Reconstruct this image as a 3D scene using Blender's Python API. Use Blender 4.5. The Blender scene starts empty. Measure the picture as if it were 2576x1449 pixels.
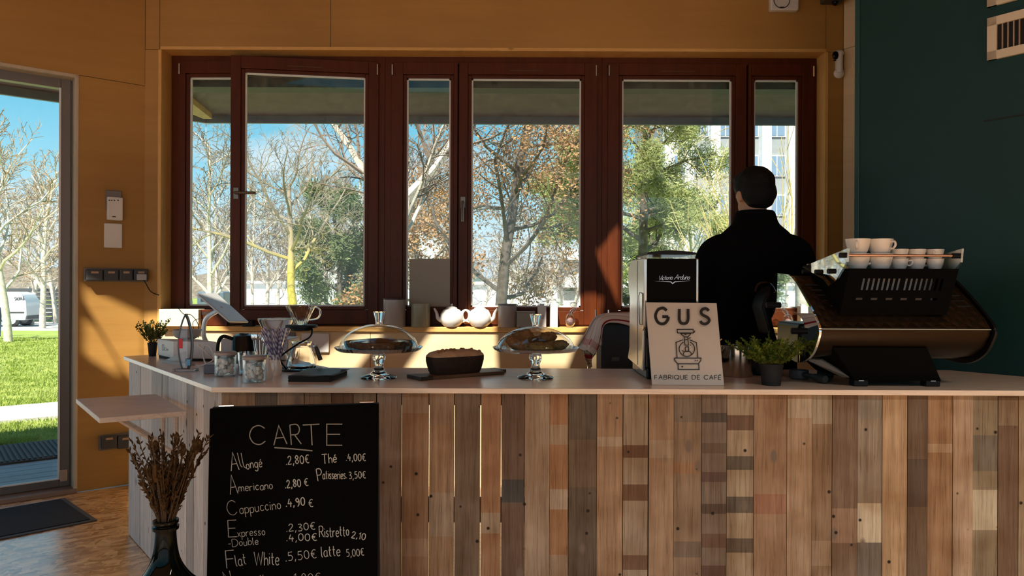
import bpy, bmesh, math, random
from mathutils import Vector, Matrix
from mathutils.geometry import tessellate_polygon
from math import sin, cos, pi, radians, sqrt, atan2

S = bpy.context.scene
C = bpy.data.collections.new('cafe'); S.collection.children.link(C)

# ---------------------------------------------------------------- camera
W, H, F, CH, ROLL = 2576, 1449, 1845.0, 1.25, 0.0042
cam = bpy.data.cameras.new('camera'); cam.sensor_width = 36; cam.lens = 36 * F / W
cam.clip_start = .05; cam.clip_end = 500
co = bpy.data.objects.new('camera', cam); S.collection.objects.link(co)
co.matrix_world = Matrix.Translation((0, 0, CH)) @ Matrix.Rotation(radians(90), 4, 'X') @ Matrix.Rotation(ROLL, 4, 'Z')
S.camera = co
# ---------------------------------------------------------------- exposure
S.view_settings.view_transform = 'Standard'; S.view_settings.look = 'None'
S.view_settings.exposure = 0.0; S.view_settings.gamma = 1.0; S.view_settings.use_curve_mapping = False
S.cycles.use_denoising = True
S.cycles.max_bounces = 9; S.cycles.diffuse_bounces = 4; S.cycles.glossy_bounces = 4
S.cycles.transmission_bounces = 8; S.cycles.transparent_max_bounces = 24
S.cycles.caustics_reflective = False; S.cycles.caustics_refractive = False
S.cycles.sample_clamp_indirect = 6.0
S.cycles.use_adaptive_sampling = True; S.cycles.adaptive_threshold = 0.02
# ---------------------------------------------------------------- sky
SKY = 1.08
wd = bpy.data.worlds.new('sky'); S.world = wd; wd.use_nodes = True
nt = wd.node_tree; nt.nodes.clear()
def N(t, ty, **k):
    n = t.nodes.new(ty)
    for a, b in k.items():
        if a.startswith('i_'): n.inputs[a[2:].replace('_', ' ')].default_value = b
        else: setattr(n, a, b)
    return n
tc = N(nt, 'ShaderNodeTexCoord'); sp = N(nt, 'ShaderNodeSeparateXYZ'); nt.links.new(tc.outputs['Generated'], sp.inputs[0])
rp = N(nt, 'ShaderNodeValToRGB')
e = rp.color_ramp.elements
e[0].position = 0.0; e[0].color = (.72, .88, 1.0, 1)
e[1].position = .60; e[1].color = (.10, .34, .62, 1)
x = e.new(.06); x.color = (.74, .93, 1.0, 1)
x = e.new(.14); x.color = (.36, .77, .96, 1)
x = e.new(.24); x.color = (.125, .57, .82, 1)
nt.links.new(sp.outputs['Z'], rp.inputs[0])
mp = N(nt, 'ShaderNodeMapping'); mp.inputs['Scale'].default_value = (1.6, 1.6, 5.5); mp.inputs['Location'].default_value = (.35, .1, .2)
nt.links.new(tc.outputs['Generated'], mp.inputs[0])
nz = N(nt, 'ShaderNodeTexNoise', i_Scale=1.5, i_Detail=6.0, i_Roughness=.55); nt.links.new(mp.outputs[0], nz.inputs['Vector'])
cr = N(nt, 'ShaderNodeValToRGB'); cr.color_ramp.elements[0].position = .54; cr.color_ramp.elements[1].position = .74
nt.links.new(nz.outputs['Fac'], cr.inputs[0])
mx = N(nt, 'ShaderNodeMix', data_type='RGBA'); mx.inputs[7].default_value = (1.0, 1.02, 1.05, 1)
nt.links.new(cr.outputs[0], mx.inputs[0]); nt.links.new(rp.outputs[0], mx.inputs[6])
bg = N(nt, 'ShaderNodeBackground'); bg.inputs['Strength'].default_value = SKY
nt.links.new(mx.outputs[2], bg.inputs['Color'])
ow = N(nt, 'ShaderNodeOutputWorld'); nt.links.new(bg.outputs[0], ow.inputs['Surface'])
# ---------------------------------------------------------------- sun, high behind the camera and a little to its left
SD = Vector((.12, .60, -.70)).normalized()
sl = bpy.data.lights.new('sun', 'SUN'); sl.energy = 10.5; sl.angle = radians(.9); sl.color = (1, .93, .80)
so = bpy.data.objects.new('sun', sl); S.collection.objects.link(so); so.rotation_euler = SD.to_track_quat('-Z', 'Y').to_euler()

# ---------------------------------------------------------------- geometry helpers
def ray(px, py):
    u, v = (px - W / 2) / F, (H / 2 - py) / F
    return Vector((u - ROLL * v, 1, v + ROLL * u))
EYE = Vector((0, 0, CH))
def at(px, py, Y): return EYE + ray(px, py) * Y
def onz(px, py, z):
    d = ray(px, py); return EYE + d * ((z - CH) / d.z)
def onplane(px, py, p0, n):
    d = ray(px, py); n = Vector(n); return EYE + d * ((Vector(p0) - EYE).dot(n) / d.dot(n))
def frame(o, x, y, z):
    m = Matrix.Identity(4)
    for i, a in enumerate((x, y, z)):
        for j in range(3): m[j][i] = a[j]
    for j in range(3): m[j][3] = o[j]
    return m
def T(x, y, z): return Matrix.Translation((x, y, z))
def RZ(a): return Matrix.Rotation(a, 4, 'Z')
def RX(a): return Matrix.Rotation(a, 4, 'X')
def RY(a): return Matrix.Rotation(a, 4, 'Y')
def cat(pts, n=6, closed=False):
    P = [Vector(p) for p in pts]; out = []
    if len(P) < 3: return P
    for i in range(len(P) - 1):
        a = P[max(i - 1, 0)]; b = P[i]; c = P[i + 1]; d = P[min(i + 2, len(P) - 1)]
        for k in range(n):
            t = k / n
            out.append(.5 * ((2 * b) + (c - a) * t + (2 * a - 5 * b + 4 * c - d) * t * t + (3 * b - a - 3 * c + d) * t ** 3))
    out.append(P[-1]); return out

class MB:
    def __init__(s): s.v = []; s.f = []; s.c = []
    def add(s, vs, fs, M=None, col=None):
        o = len(s.v)
        for p in vs: s.v.append((M @ Vector(p)) if M is not None else Vector(p))
        for f in fs: s.f.append([i + o for i in f]); s.c.append(col)
        return s
    def box(s, x0, x1, y0, y1, z0, z1, M=None, col=None):
        v = [(x0, y0, z0), (x1, y0, z0), (x1, y1, z0), (x0, y1, z0), (x0, y0, z1), (x1, y0, z1), (x1, y1, z1), (x0, y1, z1)]
        return s.add(v, [(3, 2, 1, 0), (4, 5, 6, 7), (0, 1, 5, 4), (1, 2, 6, 5), (2, 3, 7, 6), (3, 0, 4, 7)], M, col)
    def cbox(s, sx, sy, sz, M=None, col=None): return s.box(-sx / 2, sx / 2, -sy / 2, sy / 2, -sz / 2, sz / 2, M, col)
    def lathe(s, prof, n=32, M=None, sx=1, sy=1, wob=None, col=None):
        vs = []; fs = []
        for (r, z) in prof:
            for k in range(n):
                a = 2 * pi * k / n; rr = r * (wob(a, r, z) if wob else 1)
                vs.append((rr * cos(a) * sx, rr * sin(a) * sy, z))
        for i in range(len(prof) - 1):
            for k in range(n):
                k2 = (k + 1) % n
                fs.append((i * n + k, i * n + k2, (i + 1) * n + k2, (i + 1) * n + k))
        if prof[0][0] > 1e-5 and prof[0] != prof[-1]: fs.append(tuple(range(n))[::-1])
        if prof[-1][0] > 1e-5 and prof[0] != prof[-1]: fs.append(tuple((len(prof) - 1) * n + k for k in range(n)))
        return s.add(vs, fs, M, col)
    def tube(s, pts, r, n=8, M=None, flat=1.0, col=None):
        P = [Vector(p) for p in pts]; m = len(P)
        R = r if isinstance(r, (list, tuple)) else [r] * m
        vs = []; fs = []; prev = None
        for i, p in enumerate(P):
            t = (P[min(i + 1, m - 1)] - P[max(i - 1, 0)])
            t = t.normalized() if t.length > 1e-9 else Vector((0, 0, 1))
            if prev is None:
                a = Vector((0, 0, 1)) if abs(t.z) < .9 else Vector((1, 0, 0)); u = t.cross(a).normalized()
            else:
                u = prev - t * prev.dot(t); u = u.normalized() if u.length > 1e-6 else t.orthogonal().normalized()
            prev = u; w = t.cross(u)
            for k in range(n):
                a = 2 * pi * k / n; vs.append(p + u * (cos(a) * R[i]) + w * (sin(a) * R[i] * flat))
        for i in range(m - 1):
            for k in range(n):
                k2 = (k + 1) % n; fs.append((i * n + k, i * n + k2, (i + 1) * n + k2, (i + 1) * n + k))
        fs.append(tuple(range(n))[::-1]); fs.append(tuple((m - 1) * n + k for k in range(n)))
        return s.add(vs, fs, M, col)
    def prism(s, poly, z0, z1, M=None, col=None):
        n = len(poly); v = [(p[0], p[1], z0) for p in poly] + [(p[0], p[1], z1) for p in poly]
        f = [tuple(range(n))[::-1], tuple(range(n, 2 * n))] + [(i, (i + 1) % n, n + (i + 1) % n, n + i) for i in range(n)]
        return s.add(v, f, M, col)
    def holed(s, outer, holes, z0, shift, M=None):
        """slab from z0, its upper side moved by shift, with holes"""
        loops = [[Vector((p[0], p[1], 0)) for p in l] for l in [outer] + holes]
        tri = tessellate_polygon(loops); flat = [p for l in loops for p in l]; n = len(flat)
        v = [(p.x, p.y, z0) for p in flat] + [(p.x + shift[0], p.y + shift[1], z0 + shift[2]) for p in flat]
        f = [t for t in tri] + [tuple(i + n for i in t) for t in tri]
        o = 0
        for l in loops:
            m = len(l); f += [(o + i, o + (i + 1) % m, n + o + (i + 1) % m, n + o + i) for i in range(m)]; o += m
        return s.add(v, f, M)
    def ball(s, c, r, nu=16, nv=10, M=None, wob=None, col=None):
        if not isinstance(r, (list, tuple)): r = (r, r, r)
        vs = [(c[0], c[1], c[2] - r[2])]; fs = []
        for j in range(1, nv):
            b = -pi / 2 + pi * j / nv
            for k in range(nu):
                a = 2 * pi * k / nu; q = wob(a, b) if wob else 1
                vs.append((c[0] + r[0] * cos(b) * cos(a) * q, c[1] + r[1] * cos(b) * sin(a) * q, c[2] + r[2] * sin(b) * q))
        vs.append((c[0], c[1], c[2] + r[2])); L = len(vs) - 1
        for k in range(nu):
            k2 = (k + 1) % nu; fs.append((0, 1 + k2, 1 + k)); fs.append((L, L - nu + k, L - nu + k2))
            for j in range(nv - 2):
                o = 1 + j * nu; fs.append((o + k, o + k2, o + nu + k2, o + nu + k))
        return s.add(vs, fs, M, col)
    def loft(s, rings, n=24, M=None, p=2.0):
        """rings: (centre, rx, ry) horizontal super-ellipses"""
        vs = []; fs = []
        for c, rx, ry in rings:
            for k in range(n):
                a = 2 * pi * k / n; ca, sa = cos(a), sin(a)
                vs.append((c[0] + rx * abs(ca) ** (2 / p) * (1 if ca >= 0 else -1), c[1] + ry * abs(sa) ** (2 / p) * (1 if sa >= 0 else -1), c[2]))
        for i in range(len(rings) - 1):
            for k in range(n):
                k2 = (k + 1) % n; fs.append((i * n + k, i * n + k2, (i + 1) * n + k2, (i + 1) * n + k))
        fs.append(tuple(range(n))[::-1]); fs.append(tuple((len(rings) - 1) * n + k for k in range(n)))
        return s.add(vs, fs, M)
    def grid(s, fn, nu, nv, colf=None, M=None):
        o = len(s.v)
        for j in range(nv + 1):
            for i in range(nu + 1):
                p = Vector(fn(i / nu, j / nv)); s.v.append(M @ p if M is not None else p)
        for j in range(nv):
            for i in range(nu):
                a = o + j * (nu + 1) + i; s.f.append([a, a + 1, a + nu + 2, a + nu + 1])
                s.c.append(colf((i + .5) / nu, (j + .5) / nv) if colf else None)
        return s
    def ribbon(s, pts2, hw, fn, col=None):
        """flat stroke along 2-D points, fn maps 2-D to the surface"""
        P = [Vector((p[0], p[1])) for p in pts2]; P = [p for i, p in enumerate(P) if i == 0 or (p - P[i - 1]).length > 1e-6]
        if len(P) < 2: return s
        L = []; R = []
        for i, p in enumerate(P):
            a = (P[i] - P[i - 1]).normalized() if i else (P[1] - P[0]).normalized()
            b = (P[i + 1] - P[i]).normalized() if i < len(P) - 1 else a
            na = Vector((-a.y, a.x)); nb = Vector((-b.y, b.x)); m = na + nb
            m = m.normalized() if m.length > .3 else na
            k = hw / max(.5, m.dot(na)); L.append(p + m * k); R.append(p - m * k)
        v = [fn(q.x, q.y) for q in L] + [fn(q.x, q.y) for q in R]; n = len(P)
        return s.add(v, [(i, n + i, n + i + 1, i + 1) for i in range(n - 1)], None, col)
    def build(s, name, mat, parent=None, world=False, bevel=0, seg=2, sub=0, smooth=38, solid=0, kind=None, label=None, recalc=True, remesh=0):
        me = bpy.data.meshes.new(name); vs = s.v
        if world and parent is not None:
            inv = INFO[parent.name].inverted(); vs = [inv @ p for p in s.v]
        me.from_pydata([tuple(p) for p in vs], [], s.f)
        if recalc:
            bm = bmesh.new(); bm.from_mesh(me); bmesh.ops.recalc_face_normals(bm, faces=bm.faces); bm.to_mesh(me); bm.free()
        if any(c is not None for c in s.c):
            at_ = me.color_attributes.new('Col', 'FLOAT_COLOR', 'CORNER')
            for pl in me.polygons:
                c = s.c[pl.index] or (1, 1, 1)
                for li in pl.loop_indices: at_.data[li].color = (c[0], c[1], c[2], 1)
        if smooth:
            me.shade_smooth()
            me.set_sharp_from_angle(angle=radians(smooth))
        for m in (mat if isinstance(mat, list) else [mat]): me.materials.append(m)
        o = bpy.data.objects.new(name, me); C.objects.link(o)
        if parent is not None:
            o.parent = parent
            INFO[o.name] = INFO[parent.name]
        else: INFO[o.name] = Matrix.Identity(4)
        if kind: o['kind'] = kind
        if label: o['label'] = label
        if remesh:
            m = o.modifiers.new('remesh', 'REMESH'); m.mode = 'VOXEL'; m.voxel_size = remesh; m.use_smooth_shade = True
            m = o.modifiers.new('smooth', 'SMOOTH'); m.iterations = 4; m.factor = .5
        if solid:
            m = o.modifiers.new('solid', 'SOLIDIFY'); m.thickness = solid; m.offset = 0
        if bevel:
            m = o.modifiers.new('bevel', 'BEVEL'); m.width = bevel; m.segments = seg; m.limit_method = 'ANGLE'; m.angle_limit = radians(40)
            m.harden_normals = True
        if sub:
            m = o.modifiers.new('sub', 'SUBSURF'); m.levels = sub; m.render_levels = sub
        return o
INFO = {}
def thing(name, label, catg, loc=(0, 0, 0), rz=0, group=None):
    o = bpy.data.objects.new(name, None); C.objects.link(o); o.empty_display_size = .05
    o.location = loc; o.rotation_euler = (0, 0, rz); o['label'] = label; o['category'] = catg
    if group: o['group'] = group
    INFO[o.name] = T(*loc) @ RZ(rz); return o
def tag(o, label, catg, group=None, kind=None):
    o['label'] = label; o['category'] = catg
    if group: o['group'] = group
    if kind: o['kind'] = kind
    return o
def struct(name, loc=(0, 0, 0)):
    o = bpy.data.objects.new(name, None); C.objects.link(o); o.location = loc; o['kind'] = 'structure'; INFO[o.name] = T(*loc); return o
def dup(root, loc, rz=0, label=None, sc=None):
    r = root.copy(); C.objects.link(r); r.location = loc; r.rotation_euler = (0, 0, rz)
    if sc: r.scale = (sc, sc, sc)
    if label: r['label'] = label
    INFO[r.name] = T(*loc) @ RZ(rz)
    for ch in list(root.children):
        c = ch.copy(); C.objects.link(c); c.parent = r
        for g in list(ch.children):
            d = g.copy(); C.objects.link(d); d.parent = c
    return r

# ---------------------------------------------------------------- materials
MC = {}
def lin(c): return tuple(((v / 255) / 12.92 if v / 255 <= .04045 else ((v / 255 + .055) / 1.055) ** 2.4) for v in c)
def newmat(name):
    m = bpy.data.materials.new(name); m.use_nodes = True; t = m.node_tree; t.nodes.clear()
    out = N(t, 'ShaderNodeOutputMaterial'); return m, t, out
def pm(name, col, rough=.5, metal=0, var=0, vs=8, stretch=(1, 1, 1), bump=0, bs=60, coat=0, spec=.5, sss=0, emit=None, detail=4, attr=False, col2=None, trans=0, ior=1.45):
    if name in MC: return MC[name]
    m, t, out = newmat(name); b = N(t, 'ShaderNodeBsdfPrincipled'); t.links.new(b.outputs[0], out.inputs[0])
    b.inputs['Base Color'].default_value = (*col, 1); b.inputs['Roughness'].default_value = rough; b.inputs['Metallic'].default_value = metal
    b.inputs['Coat Weight'].default_value = coat; b.inputs['Coat Roughness'].default_value = .08; b.inputs['Specular IOR Level'].default_value = spec
    b.inputs['Transmission Weight'].default_value = trans; b.inputs['IOR'].default_value = ior
    if emit: b.inputs['Emission Color'].default_value = (*emit[0], 1); b.inputs['Emission Strength'].default_value = emit[1]
    tc = N(t, 'ShaderNodeTexCoord')
    if var or col2:
        mp = N(t, 'ShaderNodeMapping'); mp.inputs['Scale'].default_value = stretch; t.links.new(tc.outputs['Object'], mp.inputs[0])
        n = N(t, 'ShaderNodeTexNoise', i_Scale=vs, i_Detail=float(detail), i_Roughness=.6); t.links.new(mp.outputs[0], n.inputs['Vector'])
        r = N(t, 'ShaderNodeValToRGB'); r.color_ramp.elements[0].position = .3; r.color_ramp.elements[1].position = .7
        c2 = col2 or tuple(min(1, v * (1 + var)) for v in col); c1 = col if col2 else tuple(v * (1 - var) for v in col)
        r.color_ramp.elements[0].color = (*c1, 1); r.color_ramp.elements[1].color = (*c2, 1)
        t.links.new(n.outputs['Fac'], r.inputs[0]); src = r.outputs[0]
        if attr:
            a = N(t, 'ShaderNodeAttribute', attribute_name='Col'); x = N(t, 'ShaderNodeMix', data_type='RGBA', blend_type='MULTIPLY'); x.inputs[0].default_value = 1
            t.links.new(src, x.inputs[6]); t.links.new(a.outputs['Color'], x.inputs[7]); src = x.outputs[2]
        t.links.new(src, b.inputs['Base Color'])
    elif attr:
        a = N(t, 'ShaderNodeAttribute', attribute_name='Col'); t.links.new(a.outputs['Color'], b.inputs['Base Color'])
    if bump:
        n2 = N(t, 'ShaderNodeTexNoise', i_Scale=bs, i_Detail=3.0); t.links.new(tc.outputs['Object'], n2.inputs['Vector'])
        bp = N(t, 'ShaderNodeBump', i_Strength=bump, i_Distance=.01); t.links.new(n2.outputs['Fac'], bp.inputs['Height']); t.links.new(bp.outputs[0], b.inputs['Normal'])
    MC[name] = m; return m
def wood(name, c1, c2, dark, stretch, rough=.5, knots=.0, attr=False, kscale=(5, 5, 1.3), fine=1.0, coat=0, spec=.4, big=0., nails=0, bigc=(.78, .74, .68)):
    """grain: two stretched noises, knots from a voronoi"""
    if name in MC: return MC[name]
    m, t, out = newmat(name); b = N(t, 'ShaderNodeBsdfPrincipled'); t.links.new(b.outputs[0], out.inputs[0])
    b.inputs['Roughness'].default_value = rough; b.inputs['Coat Weight'].default_value = coat; b.inputs['Specular IOR Level'].default_value = spec; b.inputs['Coat Roughness'].default_value = .26
    tc = N(t, 'ShaderNodeTexCoord'); mp = N(t, 'ShaderNodeMapping'); mp.inputs['Scale'].default_value = stretch
    t.links.new(tc.outputs['Object'], mp.inputs[0])
    n1 = N(t, 'ShaderNodeTexNoise', i_Scale=1.0, i_Detail=5.0, i_Roughness=.62, i_Distortion=.6); t.links.new(mp.outputs[0], n1.inputs['Vector'])
    r = N(t, 'ShaderNodeValToRGB'); r.color_ramp.elements[0].position = .28; r.color_ramp.elements[1].position = .72
    r.color_ramp.elements[0].color = (*c1, 1); r.color_ramp.elements[1].color = (*c2, 1); t.links.new(n1.outputs['Fac'], r.inputs[0]); src = r.outputs[0]
    n2 = N(t, 'ShaderNodeTexNoise', i_Scale=4.5, i_Detail=3.0, i_Roughness=.7); t.links.new(mp.outputs[0], n2.inputs['Vector'])
    r2 = N(t, 'ShaderNodeValToRGB'); r2.color_ramp.elements[0].position = .5; r2.color_ramp.elements[1].position = .75
    r2.color_ramp.elements[0].color = (0, 0, 0, 1); r2.color_ramp.elements[1].color = (fine, fine, fine, 1); t.links.new(n2.outputs['Fac'], r2.inputs[0])
    x = N(t, 'ShaderNodeMix', data_type='RGBA'); x.inputs[7].default_value = (*dark, 1); t.links.new(r2.outputs[0], x.inputs[0]); t.links.new(src, x.inputs[6]); src = x.outputs[2]
    if big:
        n3 = N(t, 'ShaderNodeTexNoise', i_Scale=big, i_Detail=2.0); t.links.new(tc.outputs['Object'], n3.inputs['Vector'])
        r3 = N(t, 'ShaderNodeValToRGB'); r3.color_ramp.elements[0].position = .35; r3.color_ramp.elements[1].position = .65
        r3.color_ramp.elements[0].color = (*bigc, 1); r3.color_ramp.elements[1].color = (1, 1, 1, 1); t.links.new(n3.outputs['Fac'], r3.inputs[0])
        x = N(t, 'ShaderNodeMix', data_type='RGBA', blend_type='MULTIPLY'); x.inputs[0].default_value = 1; t.links.new(src, x.inputs[6]); t.links.new(r3.outputs[0], x.inputs[7]); src = x.outputs[2]
    if attr:
        a = N(t, 'ShaderNodeAttribute', attribute_name='Col'); x = N(t, 'ShaderNodeMix', data_type='RGBA', blend_type='MULTIPLY'); x.inputs[0].default_value = 1
        t.links.new(src, x.inputs[6]); t.links.new(a.outputs['Color'], x.inputs[7]); src = x.outputs[2]
    if knots:
        mk = N(t, 'ShaderNodeMapping'); mk.inputs['Scale'].default_value = kscale; t.links.new(tc.outputs['Object'], mk.inputs[0])
        v = N(t, 'ShaderNodeTexVoronoi', i_Scale=1.0); t.links.new(mk.outputs[0], v.inputs['Vector'])
        rk = N(t, 'ShaderNodeValToRGB'); rk.color_ramp.elements[0].position = knots * .55; rk.color_ramp.elements[1].position = knots
        rk.color_ramp.elements[0].color = (1, 1, 1, 1); rk.color_ramp.elements[1].color = (0, 0, 0, 1); t.links.new(v.outputs['Distance'], rk.inputs[0])
        x = N(t, 'ShaderNodeMix', data_type='RGBA'); x.inputs[7].default_value = tuple(q * .45 for q in dark) + (1,); t.links.new(rk.outputs[0], x.inputs[0]); t.links.new(src, x.inputs[6]); src = x.outputs[2]
    if nails:
        v = N(t, 'ShaderNodeTexVoronoi', i_Scale=float(nails)); t.links.new(tc.outputs['Object'], v.inputs['Vector'])
        rk = N(t, 'ShaderNodeValToRGB'); rk.color_ramp.elements[0].position = .055; rk.color_ramp.elements[1].position = .09
        rk.color_ramp.elements[0].color = (1, 1, 1, 1); rk.color_ramp.elements[1].color = (0, 0, 0, 1); t.links.new(v.outputs['Distance'], rk.inputs[0])
        x = N(t, 'ShaderNodeMix', data_type='RGBA'); x.inputs[7].default_value = (.02, .015, .01, 1); t.links.new(rk.outputs[0], x.inputs[0]); t.links.new(src, x.inputs[6]); src = x.outputs[2]
    t.links.new(src, b.inputs['Base Color'])
    bp = N(t, 'ShaderNodeBump', i_Strength=.15, i_Distance=.004); t.links.new(n2.outputs['Fac'], bp.inputs['Height']); t.links.new(bp.outputs[0], b.inputs['Normal'])
    MC[name] = m; return m
def thin(name, tint=(.97, .98, .98), refl=.6, base=.05, power=3.0, dirt=0, rough=.02, gl=(1, 1, 1)):
    """clear thin-walled glass"""
    if name in MC: return MC[name]
    m, t, out = newmat(name)
    tr = N(t, 'ShaderNodeBsdfTransparent'); tr.inputs[0].default_value = (*tint, 1); g = N(t, 'ShaderNodeBsdfGlossy'); g.inputs[0].default_value = (*gl, 1); g.inputs['Roughness'].default_value = rough
    lw = N(t, 'ShaderNodeLayerWeight', i_Blend=.5); p = N(t, 'ShaderNodeMath', operation='POWER'); p.inputs[1].default_value = power; t.links.new(lw.outputs['Facing'], p.inputs[0])
    ma = N(t, 'ShaderNodeMath', operation='MULTIPLY_ADD', use_clamp=True); ma.inputs[1].default_value = refl; ma.inputs[2].default_value = base; t.links.new(p.outputs[0], ma.inputs[0])
    mx = N(t, 'ShaderNodeMixShader'); t.links.new(ma.outputs[0], mx.inputs[0]); t.links.new(tr.outputs[0], mx.inputs[1]); t.links.new(g.outputs[0], mx.inputs[2]); src = mx.outputs[0]
    if dirt:
        tc = N(t, 'ShaderNodeTexCoord'); n = N(t, 'ShaderNodeTexNoise', i_Scale=26.0, i_Detail=8.0, i_Roughness=.75); t.links.new(tc.outputs['Object'], n.inputs['Vector'])
        r = N(t, 'ShaderNodeValToRGB'); r.color_ramp.elements[0].position = .42; r.color_ramp.elements[1].position = .85
        r.color_ramp.elements[0].color = (dirt * .35,) * 3 + (1,); r.color_ramp.elements[1].color = (min(1, dirt * 5),) * 3 + (1,); t.links.new(n.outputs['Fac'], r.inputs[0])
        d = N(t, 'ShaderNodeBsdfDiffuse'); d.inputs[0].default_value = (.75, .72, .66, 1); tl = N(t, 'ShaderNodeBsdfTranslucent'); tl.inputs[0].default_value = (.75, .72, .66, 1)
        md = N(t, 'ShaderNodeMixShader'); md.inputs[0].default_value = .5; t.links.new(d.outputs[0], md.inputs[1]); t.links.new(tl.outputs[0], md.inputs[2])
        m2 = N(t, 'ShaderNodeMixShader'); t.links.new(r.outputs[0], m2.inputs[0]); t.links.new(src, m2.inputs[1]); t.links.new(md.outputs[0], m2.inputs[2]); src = m2.outputs[0]
    t.links.new(src, out.inputs[0]); MC[name] = m; return m
def leafmat(name, c1, c2, tl=.35, sc=9):
    if name in MC: return MC[name]
    m, t, out = newmat(name); tc = N(t, 'ShaderNodeTexCoord'); n = N(t, 'ShaderNodeTexNoise', i_Scale=float(sc), i_Detail=3.0); t.links.new(tc.outputs['Object'], n.inputs['Vector'])
    r = N(t, 'ShaderNodeValToRGB'); r.color_ramp.elements[0].position = .35; r.color_ramp.elements[1].position = .65; r.color_ramp.elements[0].color = (*c1, 1); r.color_ramp.elements[1].color = (*c2, 1)
    t.links.new(n.outputs['Fac'], r.inputs[0]); d = N(t, 'ShaderNodeBsdfDiffuse'); l = N(t, 'ShaderNodeBsdfTranslucent'); t.links.new(r.outputs[0], d.inputs[0]); t.links.new(r.outputs[0], l.inputs[0])
    x = N(t, 'ShaderNodeMixShader'); x.inputs[0].default_value = tl; t.links.new(d.outputs[0], x.inputs[1]); t.links.new(l.outputs[0], x.inputs[2]); t.links.new(x.outputs[0], out.inputs[0]); MC[name] = m; return m

PLY = wood('plywood', (.43, .228, .056), (.49, .27, .070), (.38, .195, .045), (.7, .7, 9), rough=.55, fine=.2, big=.9)
PINE = wood('pine', (.66, .36, .10), (.78, .47, .16), (.45, .22, .06), (3, 3, 26), rough=.5, knots=.10, kscale=(3, 3, 6), fine=.5)
PINEV = wood('pine_upright', (.66, .36, .10), (.78, .47, .16), (.45, .22, .06), (26, 26, 2.2), rough=.5, knots=.07, kscale=(7, 7, 2.4), fine=.5)
RED = wood('varnished_redwood', (.070, .0145, .003), (.105, .023, .004), (.042, .008, .002), (16, 16, 2), rough=.42, fine=.4, spec=.22)
REDH = wood('varnished_redwood_rail', (.085, .019, .006), (.13, .030, .008), (.05, .010, .004), (2, 16, 16), rough=.35, fine=.4, coat=.15)
PALLET = wood('pallet_boards', (.70, .64, .58), (1.22, 1.20, 1.16), (.36, .28, .22), (44, 44, 1.5), rough=.7, knots=.13, attr=True, kscale=(8.5, 8.5, 4.5), fine=.75, spec=.2, big=7., nails=12, bigc=(.74, .66, .58))
WING = wood('weathered_boards', (.78, .78, .78), (1.1, 1.1, 1.08), (.36, .34, .32), (38, 38, 1.5), rough=.65, knots=.10, attr=True, kscale=(8.5, 8.5, 3.5), fine=.9, spec=.3, nails=11)
TOP = wood('worktop_pine', (.66, .55, .45), (.78, .67, .56), (.52, .41, .31), (1.6, 26, 26), rough=.36, knots=.06, kscale=(2.2, 9, 3), fine=.6, coat=.8)
SHELFW = wood('grey_brown_board', (.52, .44, .38), (.66, .57, .50), (.36, .29, .24), (2, 24, 24), rough=.45, knots=.06, kscale=(2.6, 9, 3), fine=.7, coat=.1)
PLYL = wood('pale_plywood', (.78, .60, .36), (.86, .69, .43), (.68, .50, .28), (.7, .7, 9), rough=.55, fine=.3, big=.9)
BLACK = pm('black_plastic', (.005, .005, .006), .5, spec=.25); BLACKG = pm('gloss_black', (.004, .004, .005), .2, spec=.3)
BLACKM = pm('matt_black', (.008, .008, .009), .75)
WHITE = pm('white_plastic', (.72, .70, .66), .4); CERAM = pm('white_glaze', (.80, .77, .72), .18, coat=.4)
CREAM = pm('cream_enamel', (.62, .58, .50), .3, coat=.2); OLIVE = pm('olive_enamel', (.33, .32, .22), .3, coat=.2); GREYC = pm('grey_enamel', (.40, .365, .33), .3, coat=.2)
GREY = pm('grey_plastic', (.16, .15, .14), .5); DGREY = pm('dark_grey_plastic', (.05, .05, .05), .5); LGREY = pm('light_grey', (.42, .42, .42), .5)
CHROME = pm('chrome', (.82, .82, .82), .12, 1); STEEL = pm('brushed_steel', (.62, .60, .57), .25, 1); ALU = pm('grey_aluminium', (.20, .18, .165), .4, .5)
GLASS = thin('clear_glass', (.96, .98, .98), .75, .05, 2.5); GLASSR = thin('ribbed_glass', (.90, .92, .92), .9, .16, 1.6); SOLID = pm('solid_glass', (1, 1, 1), .01, 0, trans=1, ior=1.48)
PANE = thin('window_glass', (.97, .985, .985), .5, .02, 5, dirt=.026); DPANE = thin('door_glass', (.97, .985, .985), .5, .02, 5, dirt=.006)
DIRT = pm('soil', (.03, .02, .012), .9, var=.4, vs=60, bump=.5)
# ================================================================ THE ROOM
YW = 4.67
K1 = at(363, 700, YW); K1.z = 0
E = Vector((-.774, -.633, 0)); NO = Vector((-.633, .774, 0))          # along the door wall / outwards
DW = frame(K1, E, NO, Vector((0, 0, 1)))
def dw(s, o=0, z=0): return K1 + E * s + NO * o + Vector((0, 0, z))
def dws(px, py, o=0):                                                  # pixel -> (s, z) on the door wall
    p = onplane(px, py, K1 + NO * o, NO); return (p - K1).dot(E), p.z
XL, XR = at(405, 500, YW).x, at(2074, 500, YW).x
ZT, ZS = at(1288, 128, YW).z, 1.0
KR = at(2120, 500, YW).x
HC = 3.3
GE = Vector((.59, -.807, 0)).normalized(); G0 = at(2156, 500, 3.54); G0.z = 0
GN = Vector((-GE.y, GE.x, 0))                                          # behind the green wall
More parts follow.
